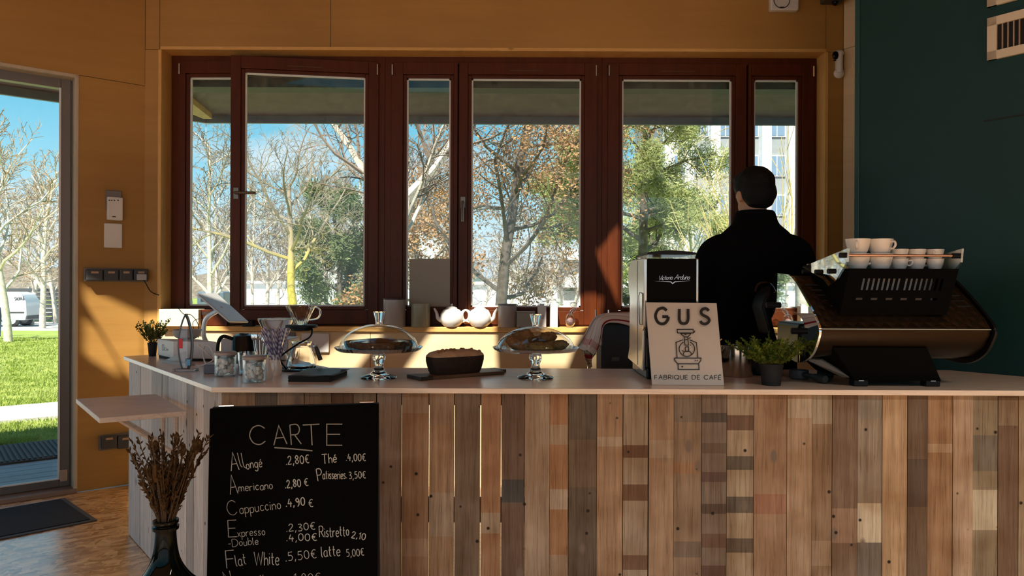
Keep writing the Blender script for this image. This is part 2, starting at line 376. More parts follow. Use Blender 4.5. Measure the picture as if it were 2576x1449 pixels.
# floor
MBx = MB(); MBx.prism([(K1.x, YW + .17), dw(0, .0)[:2], dw(5.3)[:2], (-6.5, -4.1), (6.2, -4.1), (6.2, YW + .17)], -.12, 0)
def osb():
    m, t, out = newmat('oriented_strand_board'); b = N(t, 'ShaderNodeBsdfPrincipled'); t.links.new(b.outputs[0], out.inputs[0])
    tc = N(t, 'ShaderNodeTexCoord'); prev = None
    for k, (ang, sc) in enumerate(((.4, 1.0), (1.5, 1.15), (2.5, .9))):
        m0 = N(t, 'ShaderNodeMapping'); m0.inputs['Rotation'].default_value = (0, 0, ang); t.links.new(tc.outputs['Object'], m0.inputs[0]); mp = N(t, 'ShaderNodeMapping'); mp.inputs['Scale'].default_value = (15 * sc, 46 * sc, 1); t.links.new(m0.outputs[0], mp.inputs[0])
        v = N(t, 'ShaderNodeTexVoronoi', i_Scale=1.0); t.links.new(mp.outputs[0], v.inputs['Vector'])
        hs = N(t, 'ShaderNodeSeparateColor'); t.links.new(v.outputs['Color'], hs.inputs[0])
        r = N(t, 'ShaderNodeValToRGB'); r.color_ramp.elements[0].color = (.36, .16, .05, 1); r.color_ramp.elements[1].color = (.88, .55, .26, 1); t.links.new(hs.outputs[k], r.inputs[0])
        if prev is None: prev = r.outputs[0]
        else:
            c = N(t, 'ShaderNodeMath', operation='GREATER_THAN'); c.inputs[1].default_value = .55; t.links.new(hs.outputs[(k + 1) % 3], c.inputs[0])
            x = N(t, 'ShaderNodeMix', data_type='RGBA'); t.links.new(c.outputs[0], x.inputs[0]); t.links.new(prev, x.inputs[6]); t.links.new(r.outputs[0], x.inputs[7]); prev = x.outputs[2]
        lastd = v.outputs['Distance']
    t.links.new(prev, b.inputs['Base Color']); b.inputs['Roughness'].default_value = .33; b.inputs['Coat Weight'].default_value = 1.0; b.inputs['Coat Roughness'].default_value = .28; b.inputs['Coat IOR'].default_value = 2.1
    bp = N(t, 'ShaderNodeBump', i_Strength=.5, i_Distance=.006); t.links.new(lastd, bp.inputs['Height']); t.links.new(bp.outputs[0], b.inputs['Normal']); return m
MBx.build('floor', osb(), smooth=0, kind='structure')
# ceiling with added holes shaped to cast the sun patches, covers the eaves too
def up(px, py, Y=YW, z=HC):
    p = at(px, py, Y); t = (z - p.z) / -SD.z; q = p - SD * t; return (q.x, q.y)
def updw(px, py, z=HC):
    p = onplane(px, py, K1, NO); t = (z - p.z) / -SD.z; q = p - SD * t; return (q.x, q.y)
HOLES = [
    [up(*p) for p in ((1180, 700), (1240, 700), (1250, 925), (1262, 1250), (860, 1250), (1025, 925), (1085, 838), (1132, 792))],
    [up(*p) for p in ((905, 834), (965, 834), (893, 930), (700, 1250), (470, 1250), (690, 955), (800, 905), (862, 858))],
    [up(*p) for p in ((1405, 690), (1515, 690), (1500, 780), (1452, 850), (1424, 925), (1345, 925), (1368, 838))],
    [up(*p) for p in ((1590, 770), (1800, 790), (1800, 925), (1560, 925))],
    [up(*p) for p in ((366, 792), (402, 790), (515, 762), (560, 830), (660, 925), (660, 1235), (430, 1235), (366, 985))],
    [up(*p, 4.78) for p in ((1500, 628), (1557, 565), (1557, 770), (1502, 642))],
    [(q[0] - SD.x / -SD.z * HC, q[1] - SD.y / -SD.z * HC) for q in ((-2.11, 4.10), (-2.27, 4.42), (-2.05, 4.62), (-1.70, 4.62), (-1.86, 4.12))],  # hidden floor patch, added to bounce sun onto the door wall
    [updw(*p) for p in ((211, 722), (362, 792), (362, 985), (318, 940), (212, 756))],
    [updw(*p) for p in ((212, 808), (238, 818), (303, 925), (287, 940), (212, 893))],
]
sh = -SD * (.06 / -SD.z)
P_out = [dw(5.4, 1.135)[:2], (-2.514, 6.0), (7.0, 6.0), (7.0, -4.3), (-6.9, -4.3)]
cb = MB(); cb.holed(P_out, HOLES, HC, sh); cb.build('ceiling', PLY, smooth=0, kind='structure')
# eaves outside
SOF = pm('brown_soffit', (.16, .105, .095), .7, var=.25, vs=3); FAS = pm('slate_grey_fascia', (.12, .18, .22), .5)
eb = MB(); eb.prism([(-2.413, 4.86), (7, 4.86), (7, 5.97), (-2.50, 5.97), dw(5.4, 1.105)[:2], dw(5.4, .18)[:2]], 2.645, 2.70)
eb.build('ceiling_eaves', SOF, smooth=0, kind='structure')
fb = MB(); q1 = dw(5.4, 1.135); q2 = dw(5.4, 1.105)
fb.prism([(-2.50, 5.97), (7, 5.97), (7, 6.0), (-2.514, 6.0)], 2.585, 3.36); fb.prism([(-2.50, 5.97), (-2.514, 6.0), q1[:2], q2[:2]], 2.585, 3.36)
fb.build('trim_1', FAS, smooth=0, kind='structure')
bb = MB(); bb.box(-2.41, 7, 4.90, 5.04, 2.585, 2.645); bb.build('trim_2', pm('dark_green_beam', (.02, .03, .025), .6), smooth=0, kind='structure')
hb = MB(); hb.prism([(-2.62, 4.87), (-2.30, 4.87), (-2.42, 5.9), (-2.49, 5.9)], 2.60, 2.645); hb.build('trim_3', PINE, smooth=0, kind='structure')
# window wall of plywood panels
wb = MB(); g = .0016
s1, s2 = at(402, 60, YW).x, at(832, 60, YW).x; s3 = at(2078, 60, YW).x
for a, b_ in ((K1.x, s1), (s1, s2), (s2, s3), (s3, KR)): wb.box(a + g, b_ - g, YW, YW + .02, ZT + g, HC)
wb.box(K1.x, XL, YW, YW + .02, 0, ZT - g); wb.box(XR, KR, YW, YW + .02, 0, ZT - g)
wb.box(K1.x - .02, KR, YW + .02, YW + .17, ZT + .001, HC); wb.box(K1.x - .05, XL, YW + .02, YW + .17, 0, ZT); wb.box(XR, KR + .16, YW + .02, YW + .17, 0, HC); wb.box(XL, XR, YW + .02, YW + .17, 0, ZS - .035)
wb.build('wall_back', PLY, smooth=0, kind='structure')
wb = MB()
for a, b_ in ((XL, -.9), (-.9, .55), (.55, XR)): wb.box(a + g, b_ - g, YW, YW + .02, .0, ZS - .035)
wb.build('wall_back_lower', PLYL, smooth=0, kind='structure')
rb = MB(); rb.box(XL - .006, XR + .006, YW - .004, 4.86, ZT - .001, ZT + .02); rb.build('trim_4', PINE, smooth=0, kind='structure', bevel=.002)
for i, (a, b_) in enumerate(((XL - .02, XL + .001), (XR - .001, XR + .02))):
    rb = MB(); rb.box(a, b_, YW - .004, 4.86, ZS, ZT); rb.build('trim_%d' % (5 + i), PINEV, smooth=0, kind='structure', bevel=.002)
sb = MB(); sb.box(XL - .02, XR + .02, 4.655, 4.86, ZS - .032, ZS); sb.build('trim_7', PINE, smooth=0, kind='structure', bevel=.004)
# door wall
sj, zj = dws(198, 188); sj2 = 5.25
zdoor = dws(198, 189)[1]
lb = MB()
lb.box(0, sj, 0, .02, .012, zdoor - g, DW); lb.box(0.0 + g, sj + .0, 0, .02, zdoor + g, HC, DW); lb.box(sj, sj2, 0, .02, zdoor, HC, DW); lb.box(sj2, 5.4, 0, .02, 0, HC, DW)
lb.box(-.05, sj, .02, .17, 0, HC, DW); lb.box(sj, sj2, .02, .17, zdoor, HC, DW); lb.box(sj2, 5.4, .02, .17, 0, HC, DW)
lb.build('wall_left', PLY, smooth=0, kind='structure')
REV = wood('pale_door_reveal', (.50, .42, .30), (.60, .51, .38), (.36, .28, .18), (24, 24, 2), rough=.5, knots=.06, kscale=(7, 7, 2.6), fine=.4)
jb = MB(); jb.box(sj - .001, sj + .018, -.004, .16, 0, zdoor, DW); jb.box(sj, sj2, -.004, .16, zdoor - .018, zdoor + .001, DW)
jb.build('trim_8', REV, smooth=0, kind='structure', bevel=.002)
# glazed door in the left wall
d1 = struct('door_1', dw(sj, .1))
fo = .10
sa, _ = dws(176, 700, fo); sg, _ = dws(151, 700, fo); zg = dws(151, 222, fo)[1]; zft = dws(151, 196, fo)[1]
b = MB(); b.box(sj + .018, sa, fo, fo + .06, 0, zdoor, DW); b.box(sa, sg, fo - .01, fo + .05, .03, zft, DW); b.box(sj, sj2, fo, fo + .06, zft - .01, zdoor, DW); b.box(sg, sj2, fo - .01, fo + .05, zg, zft, DW); b.box(sj2 - .08, sj2, fo - .01, fo + .05, 0, zdoor, DW)
for q in (sj + 1.6, sj + 3.0): b.box(q - .04, q + .04, fo - .01, fo + .05, 0, zdoor, DW)
b.box(sg, sj2, fo - .01, fo + .05, .03, .075, DW)
b.build('door_frame', ALU, d1, True, bevel=.003)
b = MB(); b.box(sg, sj2 - .08, fo + .018, fo + .024, .07, zg, DW); b.build('pane', DPANE, d1, True, smooth=0)
b = MB(); b.box(sj, sj2, -.01, .17, 0, .028, DW); b.build('threshold', pm('worn_threshold', (.30, .22, .18), .4, .4), d1, True, bevel=.004)
b = MB(); b.box(sg, sj2, fo - .016, fo - .008, .076, .084, DW); b.build('bottom_bead', pm('white_bead', (.8, .8, .78), .4), d1, True)
p_, z_ = dws(160, 1196, fo - .012); b = MB(); b.box(p_ - .02, p_ + .02, fo - .016, fo - .009, z_ - .035, z_ + .035, DW); b.box(p_ - .008, p_ + .008, fo - .019, fo - .012, z_ - .018, z_ + .018, DW); b.build('strike_plate', STEEL, d1, True, bevel=.002)
b = MB(); b.box(sg - .0, sg + .01, fo - .016, fo - .008, .08, zg, DW); b.build('edge_bead', pm('white_bead', (.8, .8, .78), .4), d1, True)
# right: short timber wall, then the green partition
b = MB(); M_ = frame(Vector((KR, YW, 0)), Vector((.59, -.807, 0)), Vector((.807, .59, 0)), Vector((0, 0, 1)))
zsm = at(2135, 124, YW).z
b.box(.002, 2.6, 0, .02, 0, zsm - g, M_); b.box(.002, 2.6, 0, .02, zsm + g, HC, M_); b.box(0, 2.6, .02, .17, 0, HC, M_); b.build('wall_right', PLYL, smooth=0, kind='structure')  # paler ply here paints in the stronger light on this wall
GREEN = pm('dark_green_paint', (.006, .036, .034), .42, var=.1, vs=1.5, spec=.35)
GM = frame(G0, GE, GN, Vector((0, 0, 1)))
b = MB(); b.box(.012, 6.2, 0, .16, 0, HC, GM); b.build('wall_green', GREEN, smooth=0, kind='structure')
b = MB(); b.box(-.012, .012, -.006, .165, 0, HC, GM); b.build('trim_9', pm('green_edge_strip', (.014, .055, .052), .4), smooth=0, kind='structure', bevel=.003)
def gs(px, py, o=0):
    p = onplane(px, py, G0 + GN * o, GN); return (p - G0).dot(GE), p.z
a_, za = gs(2475, 305); c_, zc = gs(2576, 285)
b = MB(); b.box(a_, a_ + 1.2, -.002, .001, za - .004, za + .004, GM); b.build('trim_10', pm('panel_joint', (.004, .012, .011), .7), smooth=0, kind='structure')
# outer walls behind the viewer: wide glazed front with posts
FY = -4.0
b = MB(); b.box(-6.5, 6.2, FY - .1, FY, 2.95, HC); b.box(-6.5, 6.2, FY - .1, FY, 0, .12)
for x_ in (-6.45, -4.4, -2.3, -.2, 1.9, 4.0, 6.1): b.box(x_ - .05, x_ + .05, FY - .1, FY, 0, HC)
b.build('wall_front', RED, smooth=0, kind='structure')
b = MB(); q = dw(5.3); b.box(-6.6, -6.5, FY, q.y, 0, .9); b.box(-6.6, -6.5, FY, q.y, 2.8, HC)
for y_ in (FY, -2.2, -.4, q.y): b.box(-6.6, -6.5, y_ - .05, y_ + .05, 0, HC)
b.build('wall_side', RED, smooth=0, kind='structure')
b = MB(); b.box(6.2, 6.3, FY, 0.5, 0, HC); b.build('wall_far', PLY, smooth=0, kind='structure')

# ================================================================ WINDOWS
YF = 4.83
def wx(px, y=500): return at(px, y, YF).x
def wz(py, px=1288): return at(px, py, YF).z
ZG1, ZG0 = at(1288, 201.5, YF).z, at(1288, 772, YF).z
def sash(win, x0, x1, g0, g1, hinge=None, ang=0):
    Z0, Z1 = ZS + .012, at(1288, 163, YF).z
    px_ = x0 if hinge == 'l' else x1
    M0 = T(px_, YF - .05, 0) @ RZ(ang) @ T(-px_, -(YF - .05), 0)
    b = MB(); y0, y1 = YF - .05, YF + .012
    b.box(x0, g0 - .022, y0, y1, Z0, Z1, M0); b.box(g1 + .022, x1, y0, y1, Z0, Z1, M0)
    b.box(g0 - .022, g0, y0 + .012, y1, ZG0 - .02, ZG1 + .02, M0); b.box(g1, g1 + .022, y0 + .012, y1, ZG0 - .02, ZG1 + .02, M0)
    b.box(g0 - .022, g1 + .022, y0, y1, Z0, ZG0 - .022, M0); b.box(g0 - .022, g1 + .022, y0, y1, ZG1 + .022, Z1, M0)
    b.box(g0, g1, y0 + .012, y1, ZG0 - .022, ZG0, M0); b.box(g0, g1, y0 + .012, y1, ZG1, ZG1 + .022, M0)
    s = b.build('sash', RED, win, True, bevel=.003)
    b = MB(); b.box(g0, g1, y0 + .030, y0 + .036, ZG0, ZG1, M0); b.build('pane', PANE, s, True, smooth=0)
    b = MB(); w = .010
    for q in ((g0, g0 + w, ZG0, ZG1), (g1 - w, g1, ZG0, ZG1), (g0, g1, ZG0, ZG0 + w), (g0, g1, ZG1 - w, ZG1)): b.box(q[0], q[1], y0 + .026, y0 + .040, q[2], q[3], M0)
    b.build('sunlit_glazing_bead', pm('sunlit_bead_white', (.80, .79, .74), .5), s, True)  # bead colour paints the sunlit outer edges around the glass
    return s, M0
def handle(s, M0, x, z, d):
    b = MB(); y = YF - .05
    b.box(x - .015, x + .015, y - .008, y, z - .035, z + .035, M0)
    b.tube([(x, y, z), (x, y - .04, z), (x + d[0] * .03, y - .048, z + d[1] * .03), (x + d[0] * .13, y - .048, z + d[1] * .13)], .009, 8, M0)
    b.build('handle', pm('bronze_handle', (.20, .17, .14), .3, .8), s, True)
def hingecap(s, M0, x, z0, z1):
    b = MB(); b.tube([(x, YF - .056, z0), (x, YF - .056, z1)], .006, 8, M0); b.build('hinge_cap', CHROME, s, True)
units = [
    (437, 970, ((456, 599, 482, 590, 'l', -.028), (602, 955, 634, 922, 'r', .142))),
    (970, 1512, ((986, 1152, 1024, 1134, 'l', 0), (1155, 1500, 1186, 1460, 'r', 0))),
    (1512, 2048, ((1526, 1871, 1562, 1836, 'l', 0), (1876, 2040, 1892, 2002, 'r', 0)))]
for i, (u0, u1, ss) in enumerate(units):
    a, c = wx(u0), wx(u1); w = struct('window_%d' % (i + 1), ((a + c) / 2, YF, ZS))
    zt = at(1288, 163, YF).z; f = MB()
    f.box(a, wx(ss[0][0] + 2), YF - .035, YF + .03, ZS, ZT); f.box(wx(ss[1][1] - 2), c, YF - .035, YF + .03, ZS, ZT)
    f.box(a, c, YF - .036, YF + .031, zt - .01, ZT + .001); f.box(a, c, YF - .036, YF + .031, ZS - .001, ZS + .02)
    f.box(wx((ss[0][1] + ss[1][0]) / 2) - .02, wx((ss[0][1] + ss[1][0]) / 2) + .02, YF - .0, YF + .03, ZS, ZT)
    f.build('frame', RED, w, True, bevel=.003)
    for k, q in enumerate(ss):
        s, M0 = sash(w, wx(q[0]), wx(q[1]), wx(q[2]), wx(q[3]), q[4], q[5])
        hx = wx(q[0]) + .008 if q[4] == 'l' else wx(q[1]) - .008
        hingecap(s, M0, hx, wz(196), wz(170))
        if i > 0: hingecap(s, M0, hx, wz(806), wz(778))
        if k == 1 and i == 0: handle(s, M0, wx(616), wz(498), (1, 0))
        if k == 1 and i == 1: handle(s, M0, wx(1166), wz(512), (0, -1))
        if (q[3] - q[2]) > 200:
            b = MB(); xm = wx((q[2] + q[3]) / 2); b.box(xm - .11, xm + .11, YF - .053, YF - .049, ZG1 + .043, ZG1 + .05, M0); b.build('vent_slot', pm('brown_slot', (.09, .035, .012), .6), s, True)

# ================================================================ OUTSIDE
def gz(y): return -.10 if y < 7 else (-.10 - .60 * (min(y, 40) - 7) / 33)
GRASS = pm('lawn', (.22, .31, .05), .9, col2=(.36, .43, .09), vs=3.2, detail=8, bump=.9, bs=45)
ASPH = pm('pale_asphalt', (.42, .41, .40), .9, var=.15, vs=3)
b = MB(); ys = [4.9, 7, 12, 20, 28.5]; xs = (-60, 60)
for y0, y1 in zip(ys[:-1], ys[1:]): b.add([(-60, y0, gz(y0)), (60, y0, gz(y0)), (60, y1, gz(y1)), (-60, y1, gz(y1))], [(0, 1, 2, 3)])
b.prism([(-60, -8), dw(5.4, .2)[:2], (K1.x - .1, 4.9), (-60, 4.9)], -.2, -.1)
b.build('ground_lawn', GRASS, smooth=0, kind='structure', recalc=False)
b = MB(); b.add([(-60, 28.5, gz(28.5)), (60, 28.5, gz(28.5)), (60, 40, gz(40)), (-60, 40, gz(40))], [(0, 1, 2, 3)]); b.add([(-90, 40, gz(40)), (90, 40, gz(40)), (90, 72, gz(40)), (-90, 72, gz(40))], [(0, 1, 2, 3)])
b.build('ground_road', ASPH, smooth=0, kind='structure', recalc=False)
b = MB(); b.add([(-220, 72, -.68), (220, 72, -.68), (220, 300, -.68), (-220, 300, -.68)], [(0, 1, 2, 3)]); b.build('ground_far_lawn', GRASS, smooth=0, kind='structure', recalc=False)
b = MB(); b.add([(-30, 40, -.67), (6, 40, -.67), (6, 56, -.66), (-30, 56, -.66)], [(0, 1, 2, 3)]); b.build('ground_verge', GRASS, smooth=0, kind='structure', recalc=False)
b = MB(); b.box(-2.0, 7.0, 4.95, 10.0, -.2, -.06); b.build('ground_bounce_terrace', pm('grey_bounce_pavers', (.34, .32, .30), .8, var=.15, vs=4), smooth=0, kind='structure')  # unseen paving added to bounce neutral light up to the soffit
b = MB(); b.box(1.35, 22, 1.77, 16, -.2, -.075, DW); b.build('ground_bounce_plaza', pm('pale_bounce_paving', (.50, .49, .48), .85, var=.12, vs=3), smooth=0, kind='structure')  # unseen pale ground added to throw neutral light in from the left
# path, deck and rubber mat by the door
b = MB(); b.box(-3, 12, 3.62, 4.66, -.135, -.07, DW); b.build('ground_path', pm('pale_gravel', (.55, .52, .47), .9, var=.2, vs=30, bump=.3), smooth=0, kind='structure')
b = MB()
for k in range(11):
    o = .19 + k * .145; b.box(-1.2, 6, o, o + .137, -.10, -.045, DW)
b.build('ground_deck', wood('grey_deck', (.20, .20, .21), (.28, .28, .29), (.12, .12, .12), (2, 30, 30), rough=.6, fine=.6), smooth=0, kind='structure')
t = thing('rubber_mat', 'black ribbed rubber mat on the deck edge outside the glass door', 'mat', dw(sj + 1, 1.7, -.045))
b = MB(); b.box(-1.0, 5.5, 1.32, 2.05, -.045, -.030, DW); b.build('mat_base', BLACKM, t, True, smooth=0)
b = MB(); rg = random.Random(3)
for k in range(190):
    s_ = -.9 + k * .034; b.box(s_, s_ + .016, 1.34, 2.03, -.030, -.021, DW)
b.build('mat_ribs', pm('rubber_ribs', (.013, .013, .014), .7), t, True, smooth=0)
# grass blades in the part of the lawn seen through the door
rg = random.Random(5); b = MB()
for k in range(15000):
    y = 6.2 + 17 * rg.random() ** 1.6; px = rg.uniform(-15, 175); x = (px - 1288) / 1845 * y; p = Vector((x, y, gz(y)))
    o = (p - K1).dot(NO)
    if o < 2.12 or 3.6 < o < 4.68: continue
    h = rg.uniform(.02, .05); a = rg.uniform(0, pi); w = .006 + y * .0006; dx, dy = cos(a) * w, sin(a) * w; l = rg.uniform(-.03, .03)
    b.add([(x - dx, y - dy, p.z - .003), (x + dx, y + dy, p.z - .003), (x + l, y + rg.uniform(-.03, .03), p.z + h)], [(0, 1, 2)])
g_ = b.build('grass', leafmat('grass_blades', (.26, .34, .06), (.48, .53, .16), .3, 2), smooth=0, kind='stuff', recalc=False)
tag(g_, 'short sunlit grass beyond the deck outside the glass door', 'grass')

# ---------------------------------------------------------------- trees
def grow(mt, mb, p, d, L, r, lev, rg, P, tips):
    n = P['seg'][lev]; pts = [p.copy()]; dirs = [d.copy()]; q = p.copy(); dd = d.copy(); rad = [r]
    for i in range(n):
        dd = (dd + Vector((rg.gauss(0, 1), rg.gauss(0, 1), rg.gauss(0, 1))) * P['wob'][lev] + Vector((0, 0, P['up'][lev]))).normalized()
        q = q + dd * (L / n); pts.append(q.copy()); dirs.append(dd.copy()); rad.append(max(P['rmin'], r * (1 - (1 - P['tap']) * (i + 1) / n)))
    (mt if lev < P['trunk'] else mb).tube(pts, rad, (7, 5, 4, 3, 3)[lev])
    if lev == len(P['n']): tips += [(a, b) for a, b in zip(pts[1:], dirs[1:])]; return
    for k in range(P['n'][lev]):
        t = P['t0'][lev] + (1 - P['t0'][lev]) * (k + rg.random()) / P['n'][lev]; f = t * n; i = min(int(f), n - 1)
        b0 = pts[i].lerp(pts[i + 1], f - i); a = dirs[i + 1]; az = rg.uniform(0, 2 * pi) if lev else k * 2.4 + rg.uniform(-.4, .4)
        u = a.orthogonal().normalized(); w = a.cross(u); an = P['ang'][lev] * rg.uniform(.75, 1.25)
        nd = a * cos(an) + (u * cos(az) + w * sin(az)) * sin(an)
        grow(mt, mb, b0, nd, L * P['len'][lev] * (1.15 - .65 * t) * rg.uniform(.8, 1.2), max(P['rmin'], rad[i] * P['rr']), lev + 1, rg, P, tips)
def params(**k):
    P = dict(seg=(9, 6, 5, 4, 3), wob=(.06, .16, .2, .22, .2), up=(.05, .06, .04, .03, .02), tap=.35, rmin=.004, trunk=2, n=(9, 6, 5), t0=(.3, .2, .15), ang=(1.0, .8, .8), len=(.5, .5, .5), rr=.5)
    P.update(k); return P
def leaves(mb, tips, n, size, rg, spread=.1, droop=0, wd=.28):
    for k in range(n):
        p, d = tips[rg.randrange(len(tips))]; c = p + Vector((rg.gauss(0, spread), rg.gauss(0, spread), rg.gauss(0, spread) - droop))
        a = Vector((rg.gauss(0, 1), rg.gauss(0, 1), rg.gauss(0, 1) - droop * 4)).normalized(); u = a.orthogonal().normalized(); s = size * rg.uniform(.6, 1.3)
        mb.add([c, c + a * s * .5 + u * s * wd, c + a * s, c + a * s * .5 - u * s * wd], [(0, 1, 2, 3)])
def tree(name, label, loc, hgt, r, seed, P, bark, twig, d=(0, 0, 1), leaf=None, group=None, extra=None):
    rg = random.Random(seed); t = thing(name, label, 'tree', loc, 0, group); mt, mb = MB(), MB(); tips = []
    grow(mt, mb, Vector((0, 0, -.15)), Vector(d).normalized(), hgt, r, 0, rg, P, tips)
    if extra:
        for (p, dd, L, rr, lev) in extra: grow(mt, mb, Vector(p), Vector(dd).normalized(), L, rr, lev, rg, P, tips)
    mt.build('trunk', bark, t, smooth=60, recalc=False); mb.build('branches', twig, t, smooth=60, recalc=False)
    if leaf:
        m, n, size, spread, droop = leaf[:5]; fb_ = MB(); leaves(fb_, tips, n, size, rg, spread, droop, *leaf[5:]); fb_.build('foliage', m, t, smooth=0, recalc=False)
    return t
YEL = pm('lichen_bark', (.62, .50, .06), .9, col2=(.34, .28, .14), vs=7, bump=.4); YELT = pm('lichen_twigs', (.42, .36, .14), .9, col2=(.25, .20, .15), vs=3)
PALE = pm('pale_bark', (.62, .55, .45), .9, var=.3, vs=9, bump=.4); TWIG = pm('grey_brown_twigs', (.23, .18, .14), .9, var=.3, vs=4); WTWIG = pm('warm_twigs', (.34, .25, .16), .9, var=.25, vs=4)
def lichen():
    m, t, out = newmat('lichen_to_grey_bark'); d = N(t, 'ShaderNodeBsdfDiffuse'); t.links.new(d.outputs[0], out.inputs[0]); tc = N(t, 'ShaderNodeTexCoord'); s = N(t, 'ShaderNodeSeparateXYZ'); t.links.new(tc.outputs['Object'], s.inputs[0])
    n = N(t, 'ShaderNodeTexNoise', i_Scale=5.0, i_Detail=4.0); t.links.new(tc.outputs['Object'], n.inputs['Vector']); a = N(t, 'ShaderNodeMath', operation='MULTIPLY_ADD'); a.inputs[1].default_value = 1.6; t.links.new(n.outputs['Fac'], a.inputs[0]); t.links.new(s.outputs['Z'], a.inputs[2])
    mr = N(t, 'ShaderNodeMapRange'); mr.inputs['From Min'].default_value = 2.3; mr.inputs['From Max'].default_value = 3.5; t.links.new(a.outputs[0], mr.inputs['Value'])
    x = N(t, 'ShaderNodeMix', data_type='RGBA'); x.inputs[6].default_value = (.52, .42, .09, 1); x.inputs[7].default_value = (.30, .25, .19, 1); t.links.new(mr.outputs[0], x.inputs[0]); t.links.new(x.outputs[2], d.inputs[0]); return m
LICH = lichen()
DBARK = pm('dark_bark', (.10, .085, .07), .9, var=.4, vs=9, bump=.5)
def gp(px, Y): p = at(px, 700, Y); return (p.x, Y, gz(Y))
tree('lichen_tree', 'bare tree with bright yellow lichen trunk seen through the ajar sash', gp(752, 14), 3.7, .105, 11,
     params(n=(11, 9, 6, 4), t0=(.50, .2, .15, .1), ang=(.95, .7, .7, .7), len=(.80, .5, .5, .5), up=(.03, .055, .05, .03, .02), wob=(.06, .13, .18, .2, .2), rr=.5, tap=.35, rmin=.0030, trunk=2), LICH, LICH)
tree('forked_tree', 'pale leaning tree forking behind the mullion between first and second windows', gp(985, 9), 2.5, .11, 23,
     params(n=(4, 10, 8, 5), t0=(.86, .15, .15, .1), ang=(.75, .75, .8, .8), len=(1.1, .5, .5, .5), up=(.0, .02, .02, .02, .02), wob=(.04, .1, .16, .18, .2), seg=(5, 7, 5, 4, 3), trunk=2, rr=.5, rmin=.0028), PALE, TWIG,
     extra=[((.02, 0, 2.3), (.62, .1, .9), 2.6, .075, 1), ((0, 0, 2.3), (-.40, .1, .92), 2.3, .055, 1)])
OAKL = leafmat('dry_oak_leaves', (.30, .16, .08), (.56, .35, .19), .35, 3)
tree('oak_tree', 'large oak with dry brown leaves behind the teapots in the middle window', gp(1250, 12.5), 6.6, .115, 31,
     params(n=(20, 8, 6), t0=(.18, .15, .12), ang=(1.15, .8, .8), len=(.46, .52, .5), up=(.03, .02, .0, 0), wob=(.06, .18, .22, .22), rr=.42), DBARK, pm('oak_twigs', (.13, .105, .085), .9), leaf=(OAKL, 27000, .062, .09, .03))
tree('small_oak_tree', 'low brown-leaved tree left of the grey board in the narrow middle sash', gp(1075, 21), 4.2, .10, 37,
     params(n=(12, 6, 4), t0=(.2, .2, .15), ang=(1.1, .8, .8), len=(.5, .5, .5), rmin=.007), DBARK, TWIG, leaf=(OAKL, 4200, .13, .12, .02))
PINEL = leafmat('pine_needles', (.20, .25, .08), (.62, .63, .30), .45, 1.4); DPINE = leafmat('dark_conifer_needles', (.09, .13, .06), (.24, .29, .14), .3, 1.2)
tree('pine_tree', 'dense bright green pine filling the left of the third window', gp(1612, 17), 5.6, .16, 41,
     params(n=(16, 8, 5), t0=(.44, .25, .2), ang=(1.25, .8, .8), len=(.50, .5, .45), up=(0, .0, .03, .03), rmin=.008), DBARK, DBARK, leaf=(PINEL, 46000, .13, .10, -.03, .10))
tree('pine_tree', 'taller olive green pine behind the oak, at right of the middle window', gp(1478, 24), 7.2, .16, 43,
     params(n=(14, 6, 4), t0=(.35, .25, .2), ang=(1.2, .8, .8), len=(.33, .5, .45), rmin=.01), DBARK, DBARK, leaf=(PINEL, 24000, .20, .15, -.02, .11))
tree('conifer_tree', 'dark green conifer right of the yellow trunk in the first window', gp(855, 27), 5.2, .14, 47,
     params(n=(18, 6, 4), t0=(.12, .25, .2), ang=(1.35, .8, .8), len=(.36, .5, .45), rmin=.01), DBARK, DBARK, leaf=(DPINE, 20000, .18, .14, 0, .13))
tree('conifer_tree', 'small dark conifer with a low crown between oak and pine', gp(1580, 30), 4.6, .12, 49,
     params(n=(14, 5, 4), t0=(.12, .25, .2), ang=(1.35, .8, .8), len=(.36, .5, .45), rmin=.01), DBARK, DBARK, leaf=(DPINE, 10000, .2, .14, 0, .13))
rg = random.Random(9)
t = thing('willow_shrub', 'many stemmed shrub with long yellow shoots behind the person with black hair', 'shrub', gp(1975, 11)); mb = MB(); mt = MB()
for k in range(24):
    a = rg.uniform(0, 2 * pi); tl = rg.uniform(.1, .85); d = Vector((cos(a) * tl, sin(a) * tl * .6, 1)).normalized(); L = rg.uniform(2.6, 4.2); p = Vector((cos(a) * .12, sin(a) * .12, 0)); pts = [p]
    for i in range(6): d = (d + Vector((rg.gauss(0, .06), rg.gauss(0, .06), .01))).normalized(); p = p + d * L / 6; pts.append(p)
    (mt if k < 9 else mb).tube(pts, [.012 * (1 - i / 8) + .002 for i in range(7)], 4)
    for i in range(1, 6):
        for q in range(2):
            dd = (d + Vector((rg.gauss(0, .5), rg.gauss(0, .5), .2))).normalized(); mb.tube([pts[i], pts[i] + dd * .35, pts[i] + dd * .7 + Vector((0, 0, .08))], [.005, .004, .003], 3)
mt.build('stems', YEL, t, recalc=False); mb.build('shoots', pm('yellow_shoots', (.62, .50, .16), .9, col2=(.45, .36, .2), vs=3), t, recalc=False)
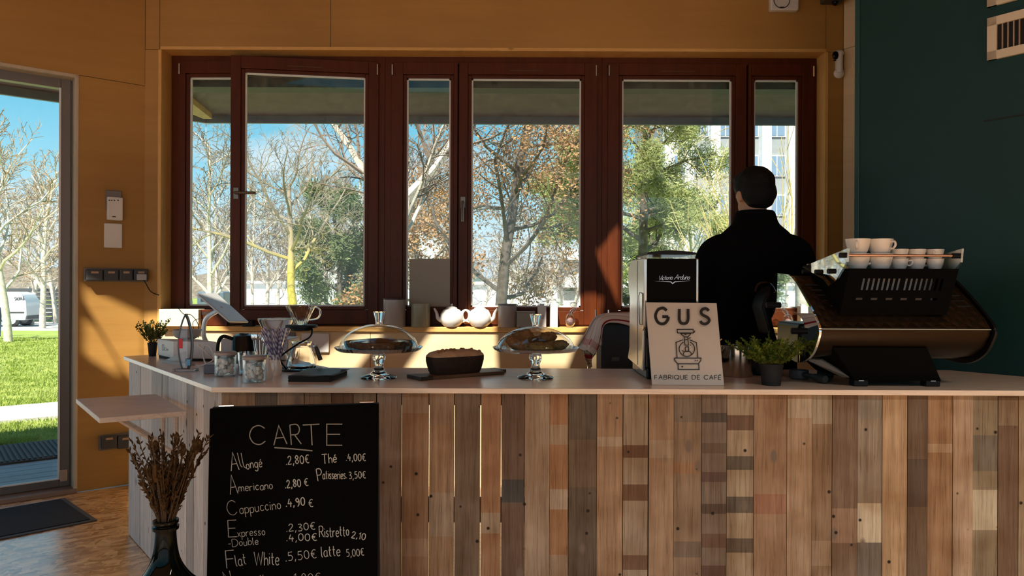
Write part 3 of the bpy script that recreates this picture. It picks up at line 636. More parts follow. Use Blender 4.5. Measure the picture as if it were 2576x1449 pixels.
# rows of bare park trees
PB = params(n=(15, 8, 6), t0=(.22, .2, .15), ang=(.85, .7, .7), len=(.42, .5, .5), rmin=.008)
def row(label, group, first, spots, seed, bark, twig, hgt, r):
    p0 = None
    for i, (px, Y, k) in enumerate(spots):
        if p0 is None: p0 = tree(first, label, gp(px, Y), hgt, r, seed, PB, bark, twig, group=group); p0.scale = (k, k, k)
        else: dup(p0, gp(px, Y), i * 2.1, sc=k)
rg = random.Random(21)
row('bare pale-barked park tree standing outside beyond the glass door', 'bare trees beyond the door', 'bare_tree', [(22, 21, 1.0), (108, 31, 1.1), (78, 34, 1.05), (142, 38, 1.1), (-20, 34, 1.2)], 61, PALE, WTWIG, 6.2, .12)
row('slim bare tree in the distant rows seen through the first window', 'bare trees beyond the first window', 'bare_tree',
    [(517, 19, .92)] + [(x_ + rg.uniform(-8, 8), rg.uniform(34, 52), rg.uniform(.9, 1.25)) for x_ in (490, 545, 572, 645, 672, 700, 722, 782, 805, 830, 862, 888, 912)], 67, PALE, TWIG, 5.8, .09)
row('slim bare tree in the distant rows seen through the middle window', 'bare trees beyond the middle window', 'bare_tree',
    [(x_ + rg.uniform(-6, 6), rg.uniform(30, 48), rg.uniform(.75, 1.1)) for x_ in (1035, 1060, 1100, 1125, 1195, 1215, 1290, 1335, 1362, 1392, 1418, 1440)], 71, PALE, TWIG, 5.2, .085)
row('slim bare tree standing before the tall building in the third window', 'bare trees beyond the third window', 'bare_tree',
    [(1752, 19, .9), (1708, 30, .9), (1775, 36, 1.1), (1822, 28, 1.0)], 73, pm('pale_yellow_bark', (.62, .55, .32), .9), pm('pale_yellow_twigs', (.50, .43, .26), .9), 6.0, .055)
# buildings
WHT = pm('white_facade', (.82, .82, .82), .7); WIN = pm('blue_grey_glazing', (.16, .24, .34), .15, spec=.8); PANEL = pm('grey_metal_panel', (.26, .28, .29), .5)
t = thing('office_building', 'tall white pillared office building with grey panels and blue windows', 'building', gp(1850, 60))
x0, x1 = at(1672, 700, 60).x, at(2150, 700, 60).x
b = MB(); b.box(x0, x1, 60.6, 75, -.7, 26); b.build('facade', PANEL, t, True, smooth=0)
for k, px in enumerate((1682, 1731, 1797, 1925, 1992, 2060)):
    x_ = at(px, 700, 60).x; b = MB(); b.box(x_ - .38, x_ + .38, 59.7, 60.7, -.7, 26); b.build('pillar', WHT, t, True, smooth=0)
for k, (pa, pb) in enumerate(((1694, 1722), (1744, 1786), (1810, 1845), (1846, 1912), (1936, 1980))):
    xa, xb = at(pa, 700, 60).x, at(pb, 700, 60).x
    for j in range(8):
        z_ = .8 + j * 3.25; b = MB(); b.box(xa, xb, 60.45, 60.62, z_, z_ + 1.75); w_ = b.build('window', WHT, t, True, smooth=0)
        b = MB(); m_ = (xa + xb) / 2; b.box(xa + .08, m_ - .04, 60.40, 60.5, z_ + .1, z_ + 1.65); b.box(m_ + .04, xb - .08, 60.40, 60.5, z_ + .1, z_ + 1.65); b.build('pane', WIN, w_, True, smooth=0)
t = thing('low_building', 'low white building with dark window strips behind the oak and pine', 'building', gp(1530, 50))
b = MB(); x0, x1 = at(1415, 700, 50).x, at(1680, 700, 50).x
for z0, z1 in ((-.7, .4), (1.3, 2.3), (3.2, 3.9)): b.box(x0, x1, 50, 58, z0, z1)
b.build('floor_slabs', WHT, t, True, smooth=0); b = MB(); b.box(x0 + .1, x1 - .1, 50.2, 57.5, -.6, 3.8); b.build('glazing', pm('dark_glazing', (.12, .13, .13), .3), t, True, smooth=0)
t = thing('market_hall', 'large hall with a pale curved roof far behind the conifer', 'building', gp(940, 85))
b = MB(); c = at(1000, 700, 85)
pr = [(-.2 + 9 * cos(a), 7.5 * sin(a)) for a in [pi * k / 20 for k in range(21)]]
v = [(c.x + p[0], 85, p[1] + 1.5) for p in pr] + [(c.x + p[0], 110, p[1] + 1.5) for p in pr]; n = len(pr)
b.add(v, [(i, i + 1, n + i + 1, n + i) for i in range(n - 1)] + [tuple(range(n)), tuple(range(n, 2 * n))[::-1]]); b.build('roof', pm('pale_roof', (.48, .52, .55), .4), t, True)
b = MB(); b.box(c.x - 9, c.x + 8.6, 85.3, 109, -.7, 1.6); b.build('walls', WHT, t, True, smooth=0)
t = thing('long_pavilion', 'long low white pavilion behind the rows of bare trees', 'building', gp(900, 66))
b = MB(); b.box(-24, 6.5, 66, 72, -.7, 1.55); b.build('wall', WHT, t, True, smooth=0); b = MB(); b.box(-24.4, 6.9, 65.6, 72.4, 1.55, 1.8); b.build('roof', pm('white_roof', (.75, .75, .75), .6), t, True, smooth=0)
for k in range(9):
    b = MB(); x_ = -22.5 + k * 3.1; b.box(x_, x_ + 1.2, 65.93, 66.02, -.2, .9); b.build('window', pm('grey_window', (.40, .43, .45), .3), t, True, smooth=0)
t = thing('wooded_bank', 'distant brown wooded bank along the horizon', 'hill', (0, 120, -.7)); rg = random.Random(77)
b = MB(); hs = [5.0 + 1.2 * sin(i * .31) + .8 * sin(i * .83 + 1) + rg.uniform(-.3, .3) for i in range(122)]
b.grid(lambda u, w: (-150 + 300 * u, 120 + 30 * w, -.7 + hs[int(u * 120)] * sin(pi * min(1, w * 1.0))), 120, 8); b.build('woods', pm('distant_woods', (.19, .16, .12), .95, var=.55, vs=1.6, detail=10), t, True, recalc=False)
# hedges and low things far out
for k, (px, Y, r_, lab) in enumerate(((1312, 33, .5, 'round bright green bush behind the right-hand teapot'), (1622, 22, .7, 'dull green bush at the foot of the pine'))):
    g = gp(px, Y); t = thing('bush', lab, 'bush', g); rr = random.Random(k); b = MB()
    tp = [(Vector((rr.gauss(0, .4), rr.gauss(0, .4), abs(rr.gauss(0, .45)) + .1)) * r_, Vector((0, 0, 1))) for _ in range(150)]
    leaves(b, tp, 1500, .16, rr, .08); b.build('foliage', leafmat('bright_bush', (.45, .50, .03), (.62, .62, .08), .4) if k == 0 else PINEL, t, smooth=0, recalc=False)
    b = MB(); b.tube([(0, 0, -.1), (0, 0, .6 * r_)], .05, 6); b.build('stem', DBARK, t)
# street furniture
t = thing('road_sign', 'small round red road sign far off right of the yellow trunk', 'sign', gp(806, 42)); b = MB(); b.tube([(0, 0, -.1), (0, 0, 1.5)], .04, 6); b.build('post', GREY, t)
b = MB(); b.lathe([(.3, -.02), (.3, .02)], 20, T(0, -.06, 1.55) @ RX(pi / 2)); b.build('disc', pm('red_sign', (.55, .05, .04), .4), t)
for k, (px, Y) in enumerate(((680, 24), (815, 36))):
    g = gp(px, Y); t = thing('picnic_bench', ('weathered picnic bench left of the yellow trunk', 'small bench on the far verge right of the yellow trunk')[k], 'bench', g, .3); b = MB()
    b.box(-.8, .8, -.35, .35, .70, .76); b.build('top', GREY, t)
    b = MB(); b.box(-.8, .8, -.75, -.5, .40, .45); b.box(-.8, .8, .5, .75, .40, .45); b.build('seats', GREY, t)
    for s_ in (-.55, .55):
        b = MB(); b.tube([(s_, -.7, 0), (s_, -.1, .72)], .04, 5); b.tube([(s_, .7, 0), (s_, .1, .72)], .04, 5); b.build('leg', GREY, t)
b0 = None
for k, (px, Y) in enumerate(((1548, 26), (1575, 27), (1522, 27))):
    lab = 'parked bicycle in the row far behind the glass bird'
    if b0: dup(b0, gp(px, Y), .4 + k, lab); continue
    t = b0 = thing('bicycle', lab, 'bicycle', gp(px, Y), .4, 'parked bicycles'); mm = pm('blue_cycle_paint', (.08, .2, .5), .4)
    for s_ in (-.5, .5):
        b = MB(); b.tube([(s_ + .33 * cos(a), 0, .34 + .33 * sin(a)) for a in [2 * pi * i / 20 for i in range(21)]], .025, 5); b.build('wheel', BLACKM, t)
    b = MB(); b.tube([(-.5, 0, .34), (-.15, 0, .85), (.35, 0, .85), (.5, 0, .34)], .03, 5); b.tube([(-.15, 0, .85), (0, 0, .34), (.35, 0, .85)], .03, 5); b.tube([(-.5, 0, .34), (0, 0, .34)], .025, 5); b.build('frame', mm, t)
    b = MB(); b.box(-.28, -.02, -.06, .06, .92, .98); b.tube([(-.15, 0, .85), (-.15, 0, .94)], .02, 5); b.build('saddle', BLACKM, t)
    b = MB(); b.tube([(.35, -.25, 1.05), (.33, 0, 1.02), (.35, .25, 1.05)], .02, 5); b.tube([(.35, 0, .85), (.33, 0, 1.02)], .02, 5); b.build('handlebar', BLACKM, t)
# van, fence and walker beyond the door
VP = gp(20, 33); t = thing('van', 'small white delivery van parked beyond the lawn outside the door', 'van', VP, radians(12)); VH = 1.55
b = MB(); prof = [(-1.9, .30), (1.0, .30), (1.05, .55), (1.02, 1.15), (.82, VH - .08), (.55, VH), (-1.2, VH), (-1.75, 1.0), (-2.5, .82), (-2.6, .35)]
b.prism(prof, -.75, .75, RX(pi / 2)); b.build('body', pm('white_van_paint', (.78, .79, .80), .25, coat=.5), t, bevel=.06, seg=3)
for x_ in (.45, -1.8):
    for y_ in (-.72, .58):
        b = MB(); b.lathe([(.14, 0), (.30, 0), (.30, .14), (.14, .14)], 20, T(x_, y_, .30) @ RX(-pi / 2)); w_ = b.build('wheel', BLACKM, t)
        b = MB(); b.lathe([(0.01, -.01), (.17, -.01), (.17, .15), (.01, .15)], 16, T(x_, y_, .30) @ RX(-pi / 2)); b.build('hub', LGREY, w_)
b = MB(); b.add([(-1.62, -.765, 1.0), (-.95, -.765, .98), (-.95, -.765, 1.38), (-1.28, -.765, 1.40)], [(0, 1, 2, 3)]); b.build('side_window', WIN, t, smooth=0, solid=.02)
b = MB(); b.box(.98, 1.08, -.72, .72, .34, .50); b.build('bumper', DGREY, t, bevel=.02)
b = MB(); b.box(-.2, .95, -.775, -.75, .62, .68); b.build('side_moulding', DGREY, t)
VAN = (t, -.765)
t = thing('slatted_fence', 'long dark grey slatted fence behind the white van', 'fence', gp(110, 40)); c = at(130, 700, 40)
for k in range(9):
    b = MB(); x_ = c.x - 4 + k * 1.35; b.box(x_ - .05, x_ + .05, 40.05, 40.15, -.75, 1.2); b.build('post', LGREY, t, True, smooth=0)
b = MB()
for k in range(8): b.box(c.x - 4, c.x + 6.8, 40, 40.05, -.6 + k * .22, -.6 + k * .22 + .18)
b.build('slats', pm('charcoal_slats', (.055, .058, .06), .6), t, True, smooth=0)
t = thing('skip_container', 'blue-grey container van far off behind the tablet', 'van', gp(528, 45)); c = at(528, 700, 45)
b = MB(); b.box(c.x - .8, c.x + .85, 45, 48, -.45, .95); b.build('body', pm('blue_grey_paint', (.10, .14, .19), .4), t, True, bevel=.08)
b = MB(); b.box(c.x - .55, c.x + .6, 44.97, 45.02, .35, .8); b.build('rear_window', pm('dark_window', (.03, .04, .05), .2), t, True)
for s_ in (-.6, .65):
    b = MB(); b.lathe([(.1, 0), (.3, 0), (.3, .2), (.1, .2)], 14, T(c.x + s_, 45.3, -.4) @ RY(pi / 2)); b.build('wheel', BLACKM, t, True)
# ================================================================ LETTERING (strokes)
GL = {
 'A': (.72, '0,0 .36,1 .72,0|.13,.36 .59,.36'), 'B': (.6, '0,0 0,1|~0,1 .4,1 .52,.78 .4,.55 0,.53|~0,.53 .45,.52 .6,.27 .45,0 0,0'),
 'C': (.8, '~.8,.84 .6,.98 .4,1 .15,.87 0,.5 .15,.13 .4,0 .6,.02 .8,.16'), 'D': (.7, '0,0 0,1|~0,1 .35,.99 .6,.8 .7,.5 .6,.2 .35,.01 0,0'),
 'E': (.52, '.52,1 0,1 0,0 .52,0|0,.52 .45,.52'), 'F': (.5, '.5,1 0,1 0,0|0,.52 .42,.52'), 'I': (.02, '0,0 0,1'),
 'G': (.86, '~.76,.84 .6,.97 .43,1 .15,.87 0,.5 .15,.13 .43,0 .68,.08 .84,.3 .86,.46|.86,.46 .46,.46'),
 'N': (.65, '0,0 0,1 .65,0 .65,1'), 'P': (.5, '0,0 0,1|~0,1 .35,1 .5,.76 .35,.5 0,.48'), 'Q': (.9, '~.45,1 .13,.87 0,.5 .13,.13 .45,0 .77,.13 .9,.5 .77,.87 .45,1|.55,.25 .9,-.06'),
 'R': (.58, '0,0 0,1|~0,1 .4,1 .54,.76 .4,.52 0,.5|.22,.5 .58,0'), 'S': (.55, '~.5,.85 .4,.96 .27,1 .1,.92 .04,.76 .12,.6 .3,.5 .47,.38 .53,.22 .42,.06 .25,0 .08,.06 0,.2'),
 'T': (.64, '0,1 .64,1|.32,1 .32,0'), 'U': (.62, '~0,1 0,.7 0,.3 .1,.06 .31,0 .52,.06 .62,.3 .62,.7 .62,1'), 'W': (.95, '0,1 .24,0 .48,.9 .72,0 .95,1'), 'V': (.6, '0,1 .3,0 .6,1'),
 'J': (.4, '~.38,1 .38,.3 .3,.05 .15,0 .0,.14'),
 'É': (.52, '.52,1 0,1 0,0 .52,0|0,.52 .45,.52|.2,1.12 .38,1.26'),
 'a': (.4, '~.38,.5 .2,.56 .03,.4 .03,.14 .18,0 .34,.1 .38,.3|~.38,.54 .38,.15 .46,0'), 'b': (.38, '0,1 0,0|~0,.4 .2,.56 .38,.4 .36,.12 .18,0 0,.1'), 'c': (.36, '~.36,.48 .2,.56 .03,.42 .03,.14 .18,0 .36,.1'),
 'd': (.4, '.38,1 .38,0|~.38,.44 .2,.56 .02,.4 .03,.12 .2,0 .38,.12'), 'e': (.38, '~.03,.3 .36,.32 .34,.5 .18,.56 .03,.42 .03,.14 .18,0 .37,.1'), 'é': (.38, '~.03,.3 .36,.32 .34,.5 .18,.56 .03,.42 .03,.14 .18,0 .37,.1|.16,.68 .32,.82'),
 'f': (.3, '~.3,.95 .18,1 .1,.85 .1,0|0,.55 .26,.55'), 'g': (.4, '~.37,.46 .2,.56 .03,.4 .04,.14 .2,.02 .37,.16|~.37,.55 .37,-.2 .2,-.36 .02,-.26'), 'h': (.38, '0,1 0,0|~0,.36 .18,.56 .36,.42 .38,0'),
 'i': (.06, '.03,.55 .03,0|.02,.74 .05,.78'), 'k': (.36, '0,1 0,0|.32,.55 .02,.25 .36,0'), 'l': (.12, '~.02,.95 .02,.2 .12,0'), 'm': (.6, '0,.55 0,0|~0,.36 .14,.56 .28,.42 .29,0|~.29,.36 .43,.56 .58,.42 .6,0'), 'n': (.36, '0,.55 0,0|~0,.36 .18,.56 .34,.42 .36,0'),
 'o': (.38, '~.19,.56 .03,.42 .03,.14 .19,0 .35,.14 .35,.42 .19,.56'), 'p': (.38, '0,.55 0,-.4|~0,.42 .2,.56 .38,.42 .36,.12 .18,0 0,.1'), 'r': (.3, '0,.55 0,0|~0,.34 .12,.54 .3,.52'), 's': (.32, '~.3,.48 .17,.56 .04,.46 .1,.32 .26,.22 .28,.08 .14,0 0,.08'),
 't': (.3, '~.12,.9 .12,.15 .28,.02|0,.58 .28,.58'), 'u': (.38, '~0,.55 .02,.12 .16,0 .34,.12|.36,.55 .36,0'), 'w': (.5, '0,.55 .13,0 .26,.5 .38,0 .5,.55'), 'x': (.36, '0,.55 .36,0|.36,.55 0,0'), 'j': (.1, '~.08,.55 .08,-.2 -.06,-.34'),
 '0': (.42, '~.21,.85 .03,.65 .03,.2 .21,0 .39,.2 .39,.65 .21,.85'), '1': (.2, '0,.66 .16,.85 .16,0'), '2': (.42, '~.02,.66 .16,.86 .36,.74 .3,.45 .02,.02 .42,.02'), '3': (.4, '~.04,.8 .26,.84 .34,.64 .16,.46 .38,.3 .3,.04 .02,.04'),
 '4': (.42, '.16,.85 .02,.34 .42,.34|.3,.55 .28,0'), '5': (.42, '.4,.85 .1,.85 .06,.5|~.06,.5 .28,.52 .4,.28 .26,.02 .02,.04'), '8': (.4, '~.2,.46 .04,.64 .2,.86 .36,.64 .2,.46 .02,.22 .2,0 .38,.22 .2,.46'), '9': (.4, '~.36,.62 .2,.85 .03,.66 .2,.44 .36,.62 .34,.2 .2,-.02'),
 '€': (.45, '~.45,.78 .28,.84 .1,.62 .1,.22 .28,0 .45,.06|0,.5 .32,.5|0,.34 .3,.34'), ',': (.1, '.08,.08 .0,-.18'), '.': (.06, '.0,.0 .07,.07'), '-': (.3, '0,.34 .3,.34'), ' ': (.3, ''),
}
def glyph(ch):
    w, s = GL[ch]; out = []
    for st in s.split('|'):
        if not st: continue
        sm = st[0] == '~'; P = [tuple(map(float, q.split(','))) for q in st.lstrip('~').split()]
        out.append([(q.x, q.y) for q in cat([(a, b_, 0) for a, b_ in P], 5)] if sm else P)
    return w, out
def write(mb, text, x0, y0, x1, y1, h, hw, fn, gap=.16, jit=0, rg=None, slant=0):
    """text along a baseline given in the pixel frame (y down), stretched to fill it"""
    tot = sum(glyph(c)[0] for c in text) + gap * (len(text) - 1); L = sqrt((x1 - x0) ** 2 + (y1 - y0) ** 2); k = L / tot; ax, ay = (x1 - x0) / L, (y1 - y0) / L; cx = 0
    for c in text:
        w, st = glyph(c); j = rg.uniform(-jit, jit) * h if rg else 0
        for P in st:
            q = []
            for (a, b_) in P:
                u = (cx + a + slant * b_) * k; v = b_ * h + j; q.append((x0 + ax * u + ay * v, y0 + ay * u - ax * v))
            mb.ribbon(q, hw, fn)
        cx += w + gap

# ================================================================ BAR COUNTER
HT = .90; TT = .019
def sidep(px, py=1000):                                                # along the left wing of the counter
    r = ray(px, py); A, d = Vector((-1.026, 2.566)), Vector((-.63, .776))
    t = (r.x * A.y - A.x * r.y) / (d.x * r.y - r.x * d.y); return t
A0 = Vector((-1.026, 2.566, 0)); SDIR = Vector((-.63, .776, 0)).normalized(); SN = Vector((-.776, -.63, 0)).normalized()
LW = sidep(318)
B0 = A0 + SDIR * LW; C0 = B0 - SN * .587; D0 = Vector((-.795, 3.20, 0))
def gx(y): return G0.x + GE.x * ((y - G0.y) / GE.y)
ctr = thing('bar_counter', 'long bar counter clad in reclaimed pallet boards with an angled left wing', 'counter', (0, 2.6, 0))
def cn(r, g_, b_):
    c = [v * 2.5 for v in lin((r, g_, b_))]; m = sum(c) / 3; return tuple(min(1, max(.02, .80 * v + .20 * m) * k_ + .02) for v, k_ in zip(c, (.72, .90, 1.05)))
PL = [  # left px, right px, colour, bands (y0, y1, colour), gap to the next
 (558, 642, (120, 90, 66), (), 0), (642, 697, (76, 62, 50), (), 0), (697, 765, (122, 94, 70), (), 0), (765, 834, (120, 91, 66), (), 1), (834, 888, (94, 60, 38), (), 1), (888, 946, (102, 78, 56), (), 1),
 (948, 1010, (108, 84, 68), (), 2), (1010, 1079, (118, 82, 53), ((1000, 1040, (122, 94, 70)), (1355, 1400, (126, 92, 66))), 2), (1079, 1143, (121, 87, 58), ((1240, 1350, (122, 96, 74)), (1000, 1070, (118, 88, 64))), 2), (1143, 1209, (88, 66, 49), (), 3), (1209, 1261, (121, 80, 47), ((1290, 1342, (126, 100, 77)),), 3),
 (1261, 1320, (78, 54, 39), ((1206, 1264, (48, 43, 40)),), 1), (1320, 1383, (124, 98, 76), (), 0), (1383, 1430, (121, 78, 42), ((1068, 1118, (120, 93, 67)), (1230, 1281, (130, 106, 84)), (1395, 1500, (122, 95, 70))), 2), (1430, 1501, (72, 56, 42), ((1105, 1225, (84, 64, 46)),), 1), (1501, 1567, (124, 90, 61), ((1098, 1122, (132, 106, 82)),), 1),
 (1567, 1631, (118, 95, 73), ((1118, 1150, (84, 52, 29)), (1217, 1258, (84, 52, 29)), (1395, 1432, (88, 59, 38))), 3), (1631, 1695, (125, 93, 66), ((1105, 1150, (130, 106, 84)),), 0), (1695, 1765, (108, 81, 58), ((1000, 1060, (92, 74, 58)), (1160, 1190, (116, 78, 46)), (1360, 1400, (88, 68, 52))), 0),
 (1765, 1828, (90, 70, 56), ((1036, 1060, (56, 44, 36)), (1112, 1138, (76, 56, 42)), (1185, 1210, (70, 48, 38)), (1265, 1290, (64, 45, 34)), (1340, 1375, (80, 52, 36)), (1420, 1500, (72, 46, 34))), 1),
 (1828, 1896, (122, 98, 73), ((1042, 1080, (80, 52, 34)), (1145, 1180, (74, 61, 48)), (1247, 1288, (68, 55, 43)), (1352, 1388, (74, 57, 44))), 0), (1896, 1979, (124, 90, 63), ((1240, 1290, (118, 74, 48)),), 0), (1979, 2042, (130, 98, 71), ((1000, 1048, (136, 112, 88)),), 0),
 (2042, 2093, (106, 77, 52), ((990, 1063, (122, 101, 76)), (1357, 1420, (120, 92, 68))), 0), (2093, 2157, (92, 66, 46), ((1275, 1362, (116, 84, 62)),), 0), (2157, 2219, (110, 90, 71), ((1000, 1050, (104, 92, 80)), (1262, 1361, (152, 130, 104)), (1361, 1500, (84, 70, 58))), 0),
 (2219, 2282, (138, 103, 68), (), 0), (2282, 2333, (82, 59, 40), ((1150, 1270, (66, 47, 33)),), 0), (2333, 2396, (122, 84, 50), ((1112, 1134, (138, 106, 76)),), 0), (2396, 2447, (133, 101, 74), (), 0), (2447, 2510, (106, 86, 62), ((1090, 1180, (88, 75, 60)), (1227, 1329, (138, 118, 92))), 0),
 (2510, 2561, (85, 57, 36), ((995, 1065, (104, 78, 54)),), 0), (2561, 2630, (118, 92, 64), (), 0), (2630, 2700, (110, 78, 52), (), 0), (2700, 2775, (90, 68, 48), (), 0), (2775, 2850, (126, 96, 68), (), 0), (2850, 2930, (104, 80, 58), (), 0), (2930, 2990, (118, 84, 54), (), 0)]
YP = 2.578; b = MB()
GAPS = {0: .0018, 1: .0024, 2: .0032, 3: .0042}
for k, (p0, p1, col, bands, gp_) in enumerate(PL):
    prevg = GAPS[PL[k - 1][4]] if k else .0008
    x0, x1 = at(p0, 1100, YP).x + prevg / 2, at(p1, 1100, YP).x - GAPS[gp_] / 2
    zb = sorted([(at(1288, y1, YP).z, at(1288, y0, YP).z, c) for y0, y1, c in bands]); cuts = [(0.0, None)]
    segs = []; z = .004; ztop = HT - TT - .0005
    for z0, z1, c in zb:
        z0, z1 = max(z0, z), min(z1, ztop)
        if z1 <= z0 + .002: continue
        if z0 > z: segs.append((z, z0, col))
        segs.append((z0, z1, c)); z = z1
    if z < ztop: segs.append((z, ztop, col))
    lim = gx(YP) - .012
    if x0 > lim - .01: continue
    x1 = min(x1, lim); dy = ((k * 7) % 5) * .0008
    for z0, z1, c in segs:
        vs = [(x0, YP - dy, z0), (x1, YP - dy, z0), (x1, YP - dy, z1), (x0, YP - dy, z1)]; b.add(vs, [(0, 1, 2, 3)], None, cn(*c))
    z0, z1 = .004, ztop; vs = [(x0, YP - dy, z0), (x1, YP - dy, z0), (x1, YP - dy, z1), (x0, YP - dy, z1), (x0, YP + .014, z0), (x1, YP + .014, z0), (x1, YP + .014, z1), (x0, YP + .014, z1)]
    b.add(vs, [(7, 6, 5, 4), (4, 5, 1, 0), (5, 6, 2, 1), (6, 7, 3, 2), (7, 4, 0, 3)], None, cn(*col))
b.build('front_cladding', PALLET, ctr, True, smooth=0, recalc=False)
# side wing cladding
WM = frame(A0, SDIR, -SN, Vector((0, 0, 1))); b = MB(); rg = random.Random(4)
e_ = [sidep(q) for q in (543, 537, 503, 479, 462, 438, 414, 400, 374, 346, 318)]; e_[0] = .004
for k in range(len(e_) - 1):
    c = rg.choice([(176, 172, 166), (160, 156, 150), (186, 180, 172), (150, 147, 142), (170, 160, 148)]); c = tuple(v * k_ for v, k_ in zip(lin(c), (1.55, 1.48, 1.55))); dy = rg.uniform(0, .003)
    b.box(e_[k] + .0022, e_[k + 1] - .0022, .014 - dy, .028, .004, HT - TT - .0005, WM, c)
b.build('side_cladding', WING, ctr, True, smooth=0)
# framing behind the boards
b = MB(); fr = pm('counter_framing', (.34, .24, .15), .8, var=.2, vs=12)
for z0, z1 in ((.0, .07), (.42, .50), (.835, .880)):
    b.box(-.95, 2.2, YP + .016, YP + .055, z0, z1); b.box(.05, LW - .02, .030, .07, z0, z1, WM)
b.box(.01, LW, .0285, .0295, .004, HT - TT - .001, WM)
for x_ in (-.92, -.6): b.box(x_, x_ + .06, YP + .055, YP + .11, 0, HT - TT)
b.box(.36, 2.25, YP + .0155, YP + .016, .004, HT - TT - .001)
for x_ in (.9, 1.7): b.box(x_, x_ + .06, YP + .055, YP + .11, 0, HT - TT)
for q in (B0 - SN * .1 - SDIR * .1, C0 + SN * .06 - SDIR * .1): b.box(q.x - .03, q.x + .03, q.y - .03, q.y + .03, 0, HT - TT)
for x_ in (.1, 1.2): b.box(x_, x_ + .05, 3.1, 3.15, 0, HT - TT)
b.build('framing', fr, ctr, True, smooth=0)
wt = MB(); ov = .014
pl = [(A0 + SN * ov + Vector((0, -.012, 0)))[:2], (gx(2.555) - .006, 2.555), (gx(3.2) - .006, 3.20), D0[:2], C0[:2], (B0 + SN * ov)[:2]]
pl[0] = (A0.x - .020, 2.555)
wt.prism(pl, HT - TT, HT); w_ = wt.build('worktop', TOP, None, smooth=0, bevel=.0025); tag(w_, 'pale pine worktop running along the whole pallet-board counter', 'worktop')
# fold-down ledge on the wing
SH = thing('wall_ledge', 'small square fold-down wooden shelf fixed to the left side of the counter', 'shelf', onz(330, 1020, .775))
q = [onz(468, 1034, .785), onz(393, 991, .785), onz(191, 1003, .785), onz(250, 1052, .785)]
b = MB(); b.prism([(p.x, p.y) for p in q], .766, .785); b.build('board', SHELFW, SH, True, bevel=.002)
b = MB(); f_ = q[0].lerp(q[1], .3); r_ = q[3].lerp(q[2], .3)
b.tube([f_ + Vector((0, 0, -.19)), f_.lerp(r_, .75) + Vector((0, 0, -.024))], .009, 6); b.tube([f_ + Vector((0, 0, -.19)), f_ + Vector((0, 0, -.02))], .009, 6); b.build('bracket', SHELFW, SH, True)
b = MB(); f_ = q[0].lerp(q[1], .75); r_ = q[3].lerp(q[2], .75); b.tube([f_ + Vector((0, 0, -.19)), f_.lerp(r_, .75) + Vector((0, 0, -.024))], .009, 6); b.tube([f_ + Vector((0, 0, -.19)), f_ + Vector((0, 0, -.02))], .009, 6); b.build('bracket', SHELFW, SH, True)

# ================================================================ CHALKBOARD
tl, tr = at(527, 1028, 2.17), at(952, 1017, 2.235); dn = Vector((tl.y - tr.y, tr.x - tl.x, 0)).normalized()  # towards the counter
lean = .05; h_ = sqrt(1 + lean ** 2); bl, br = Vector((tl.x - dn.x * lean * tl.z, tl.y - dn.y * lean * tl.z, 0)), Vector((tr.x - dn.x * lean * tr.z, tr.y - dn.y * lean * tr.z, 0))
xa = (tr - tl).normalized(); ya = (tl - bl).normalized(); na = xa.cross(ya).normalized()
if na.y > 0: na = -na
CB = thing('chalkboard_sign', 'black folding chalkboard menu headed CARTE standing before the counter', 'menu board', bl.lerp(br, .5))
b = MB(); v = [bl, br, tr, tl]; b.add([p for p in v] + [p - na * .012 for p in v], [(0, 1, 2, 3), (7, 6, 5, 4), (0, 4, 5, 1), (1, 5, 6, 2), (2, 6, 7, 3), (3, 7, 4, 0)]); b.build('panel', pm('blackboard_paint', (.0022, .0022, .0022), .85, spec=.03), CB, True, bevel=.003)
b = MB(); dd = dn * .26; v = [bl + dd - na * .0, br + dd, tr + dn * .03, tl + dn * .03]; b.add([p for p in v] + [p - na * .012 for p in v], [(0, 1, 2, 3), (7, 6, 5, 4), (0, 4, 5, 1), (1, 5, 6, 2), (2, 6, 7, 3), (3, 7, 4, 0)]); b.build('rear_panel', BLACKM, CB, True, bevel=.003)
for f_ in (.09, .93):
    b = MB(); p = tl.lerp(tr, f_); b.tube([p - xa * .022 + dn * .02 + Vector((0, 0, .003)), p + xa * .02 + dn * .02 + Vector((0, 0, .003))], .0042, 8); b.build('hinge', STEEL, CB, True)
cfn = lambda x, y: onplane(x, y, bl + na * .0008, na)
LN = []; rg = random.Random(2)
b2 = MB()
for s_, x0, y0, x1, y1, h, hw in (
 ('C', 629, 1119, 668, 1117, 47, 1.3), ('A', 689, 1120, 722, 1117, 48, 1.4), ('R', 733, 1119, 758, 1117, 50, 1.3), ('T', 764, 1121, 806, 1119, 52, 1.4), ('E', 822, 1120, 861, 1120, 53, 1.3)):
    write(b2, s_, x0, y0, x1, y1, h, hw, cfn)
b2.ribbon([(690, 1126), (735, 1129), (786, 1134)], 1.5, cfn)
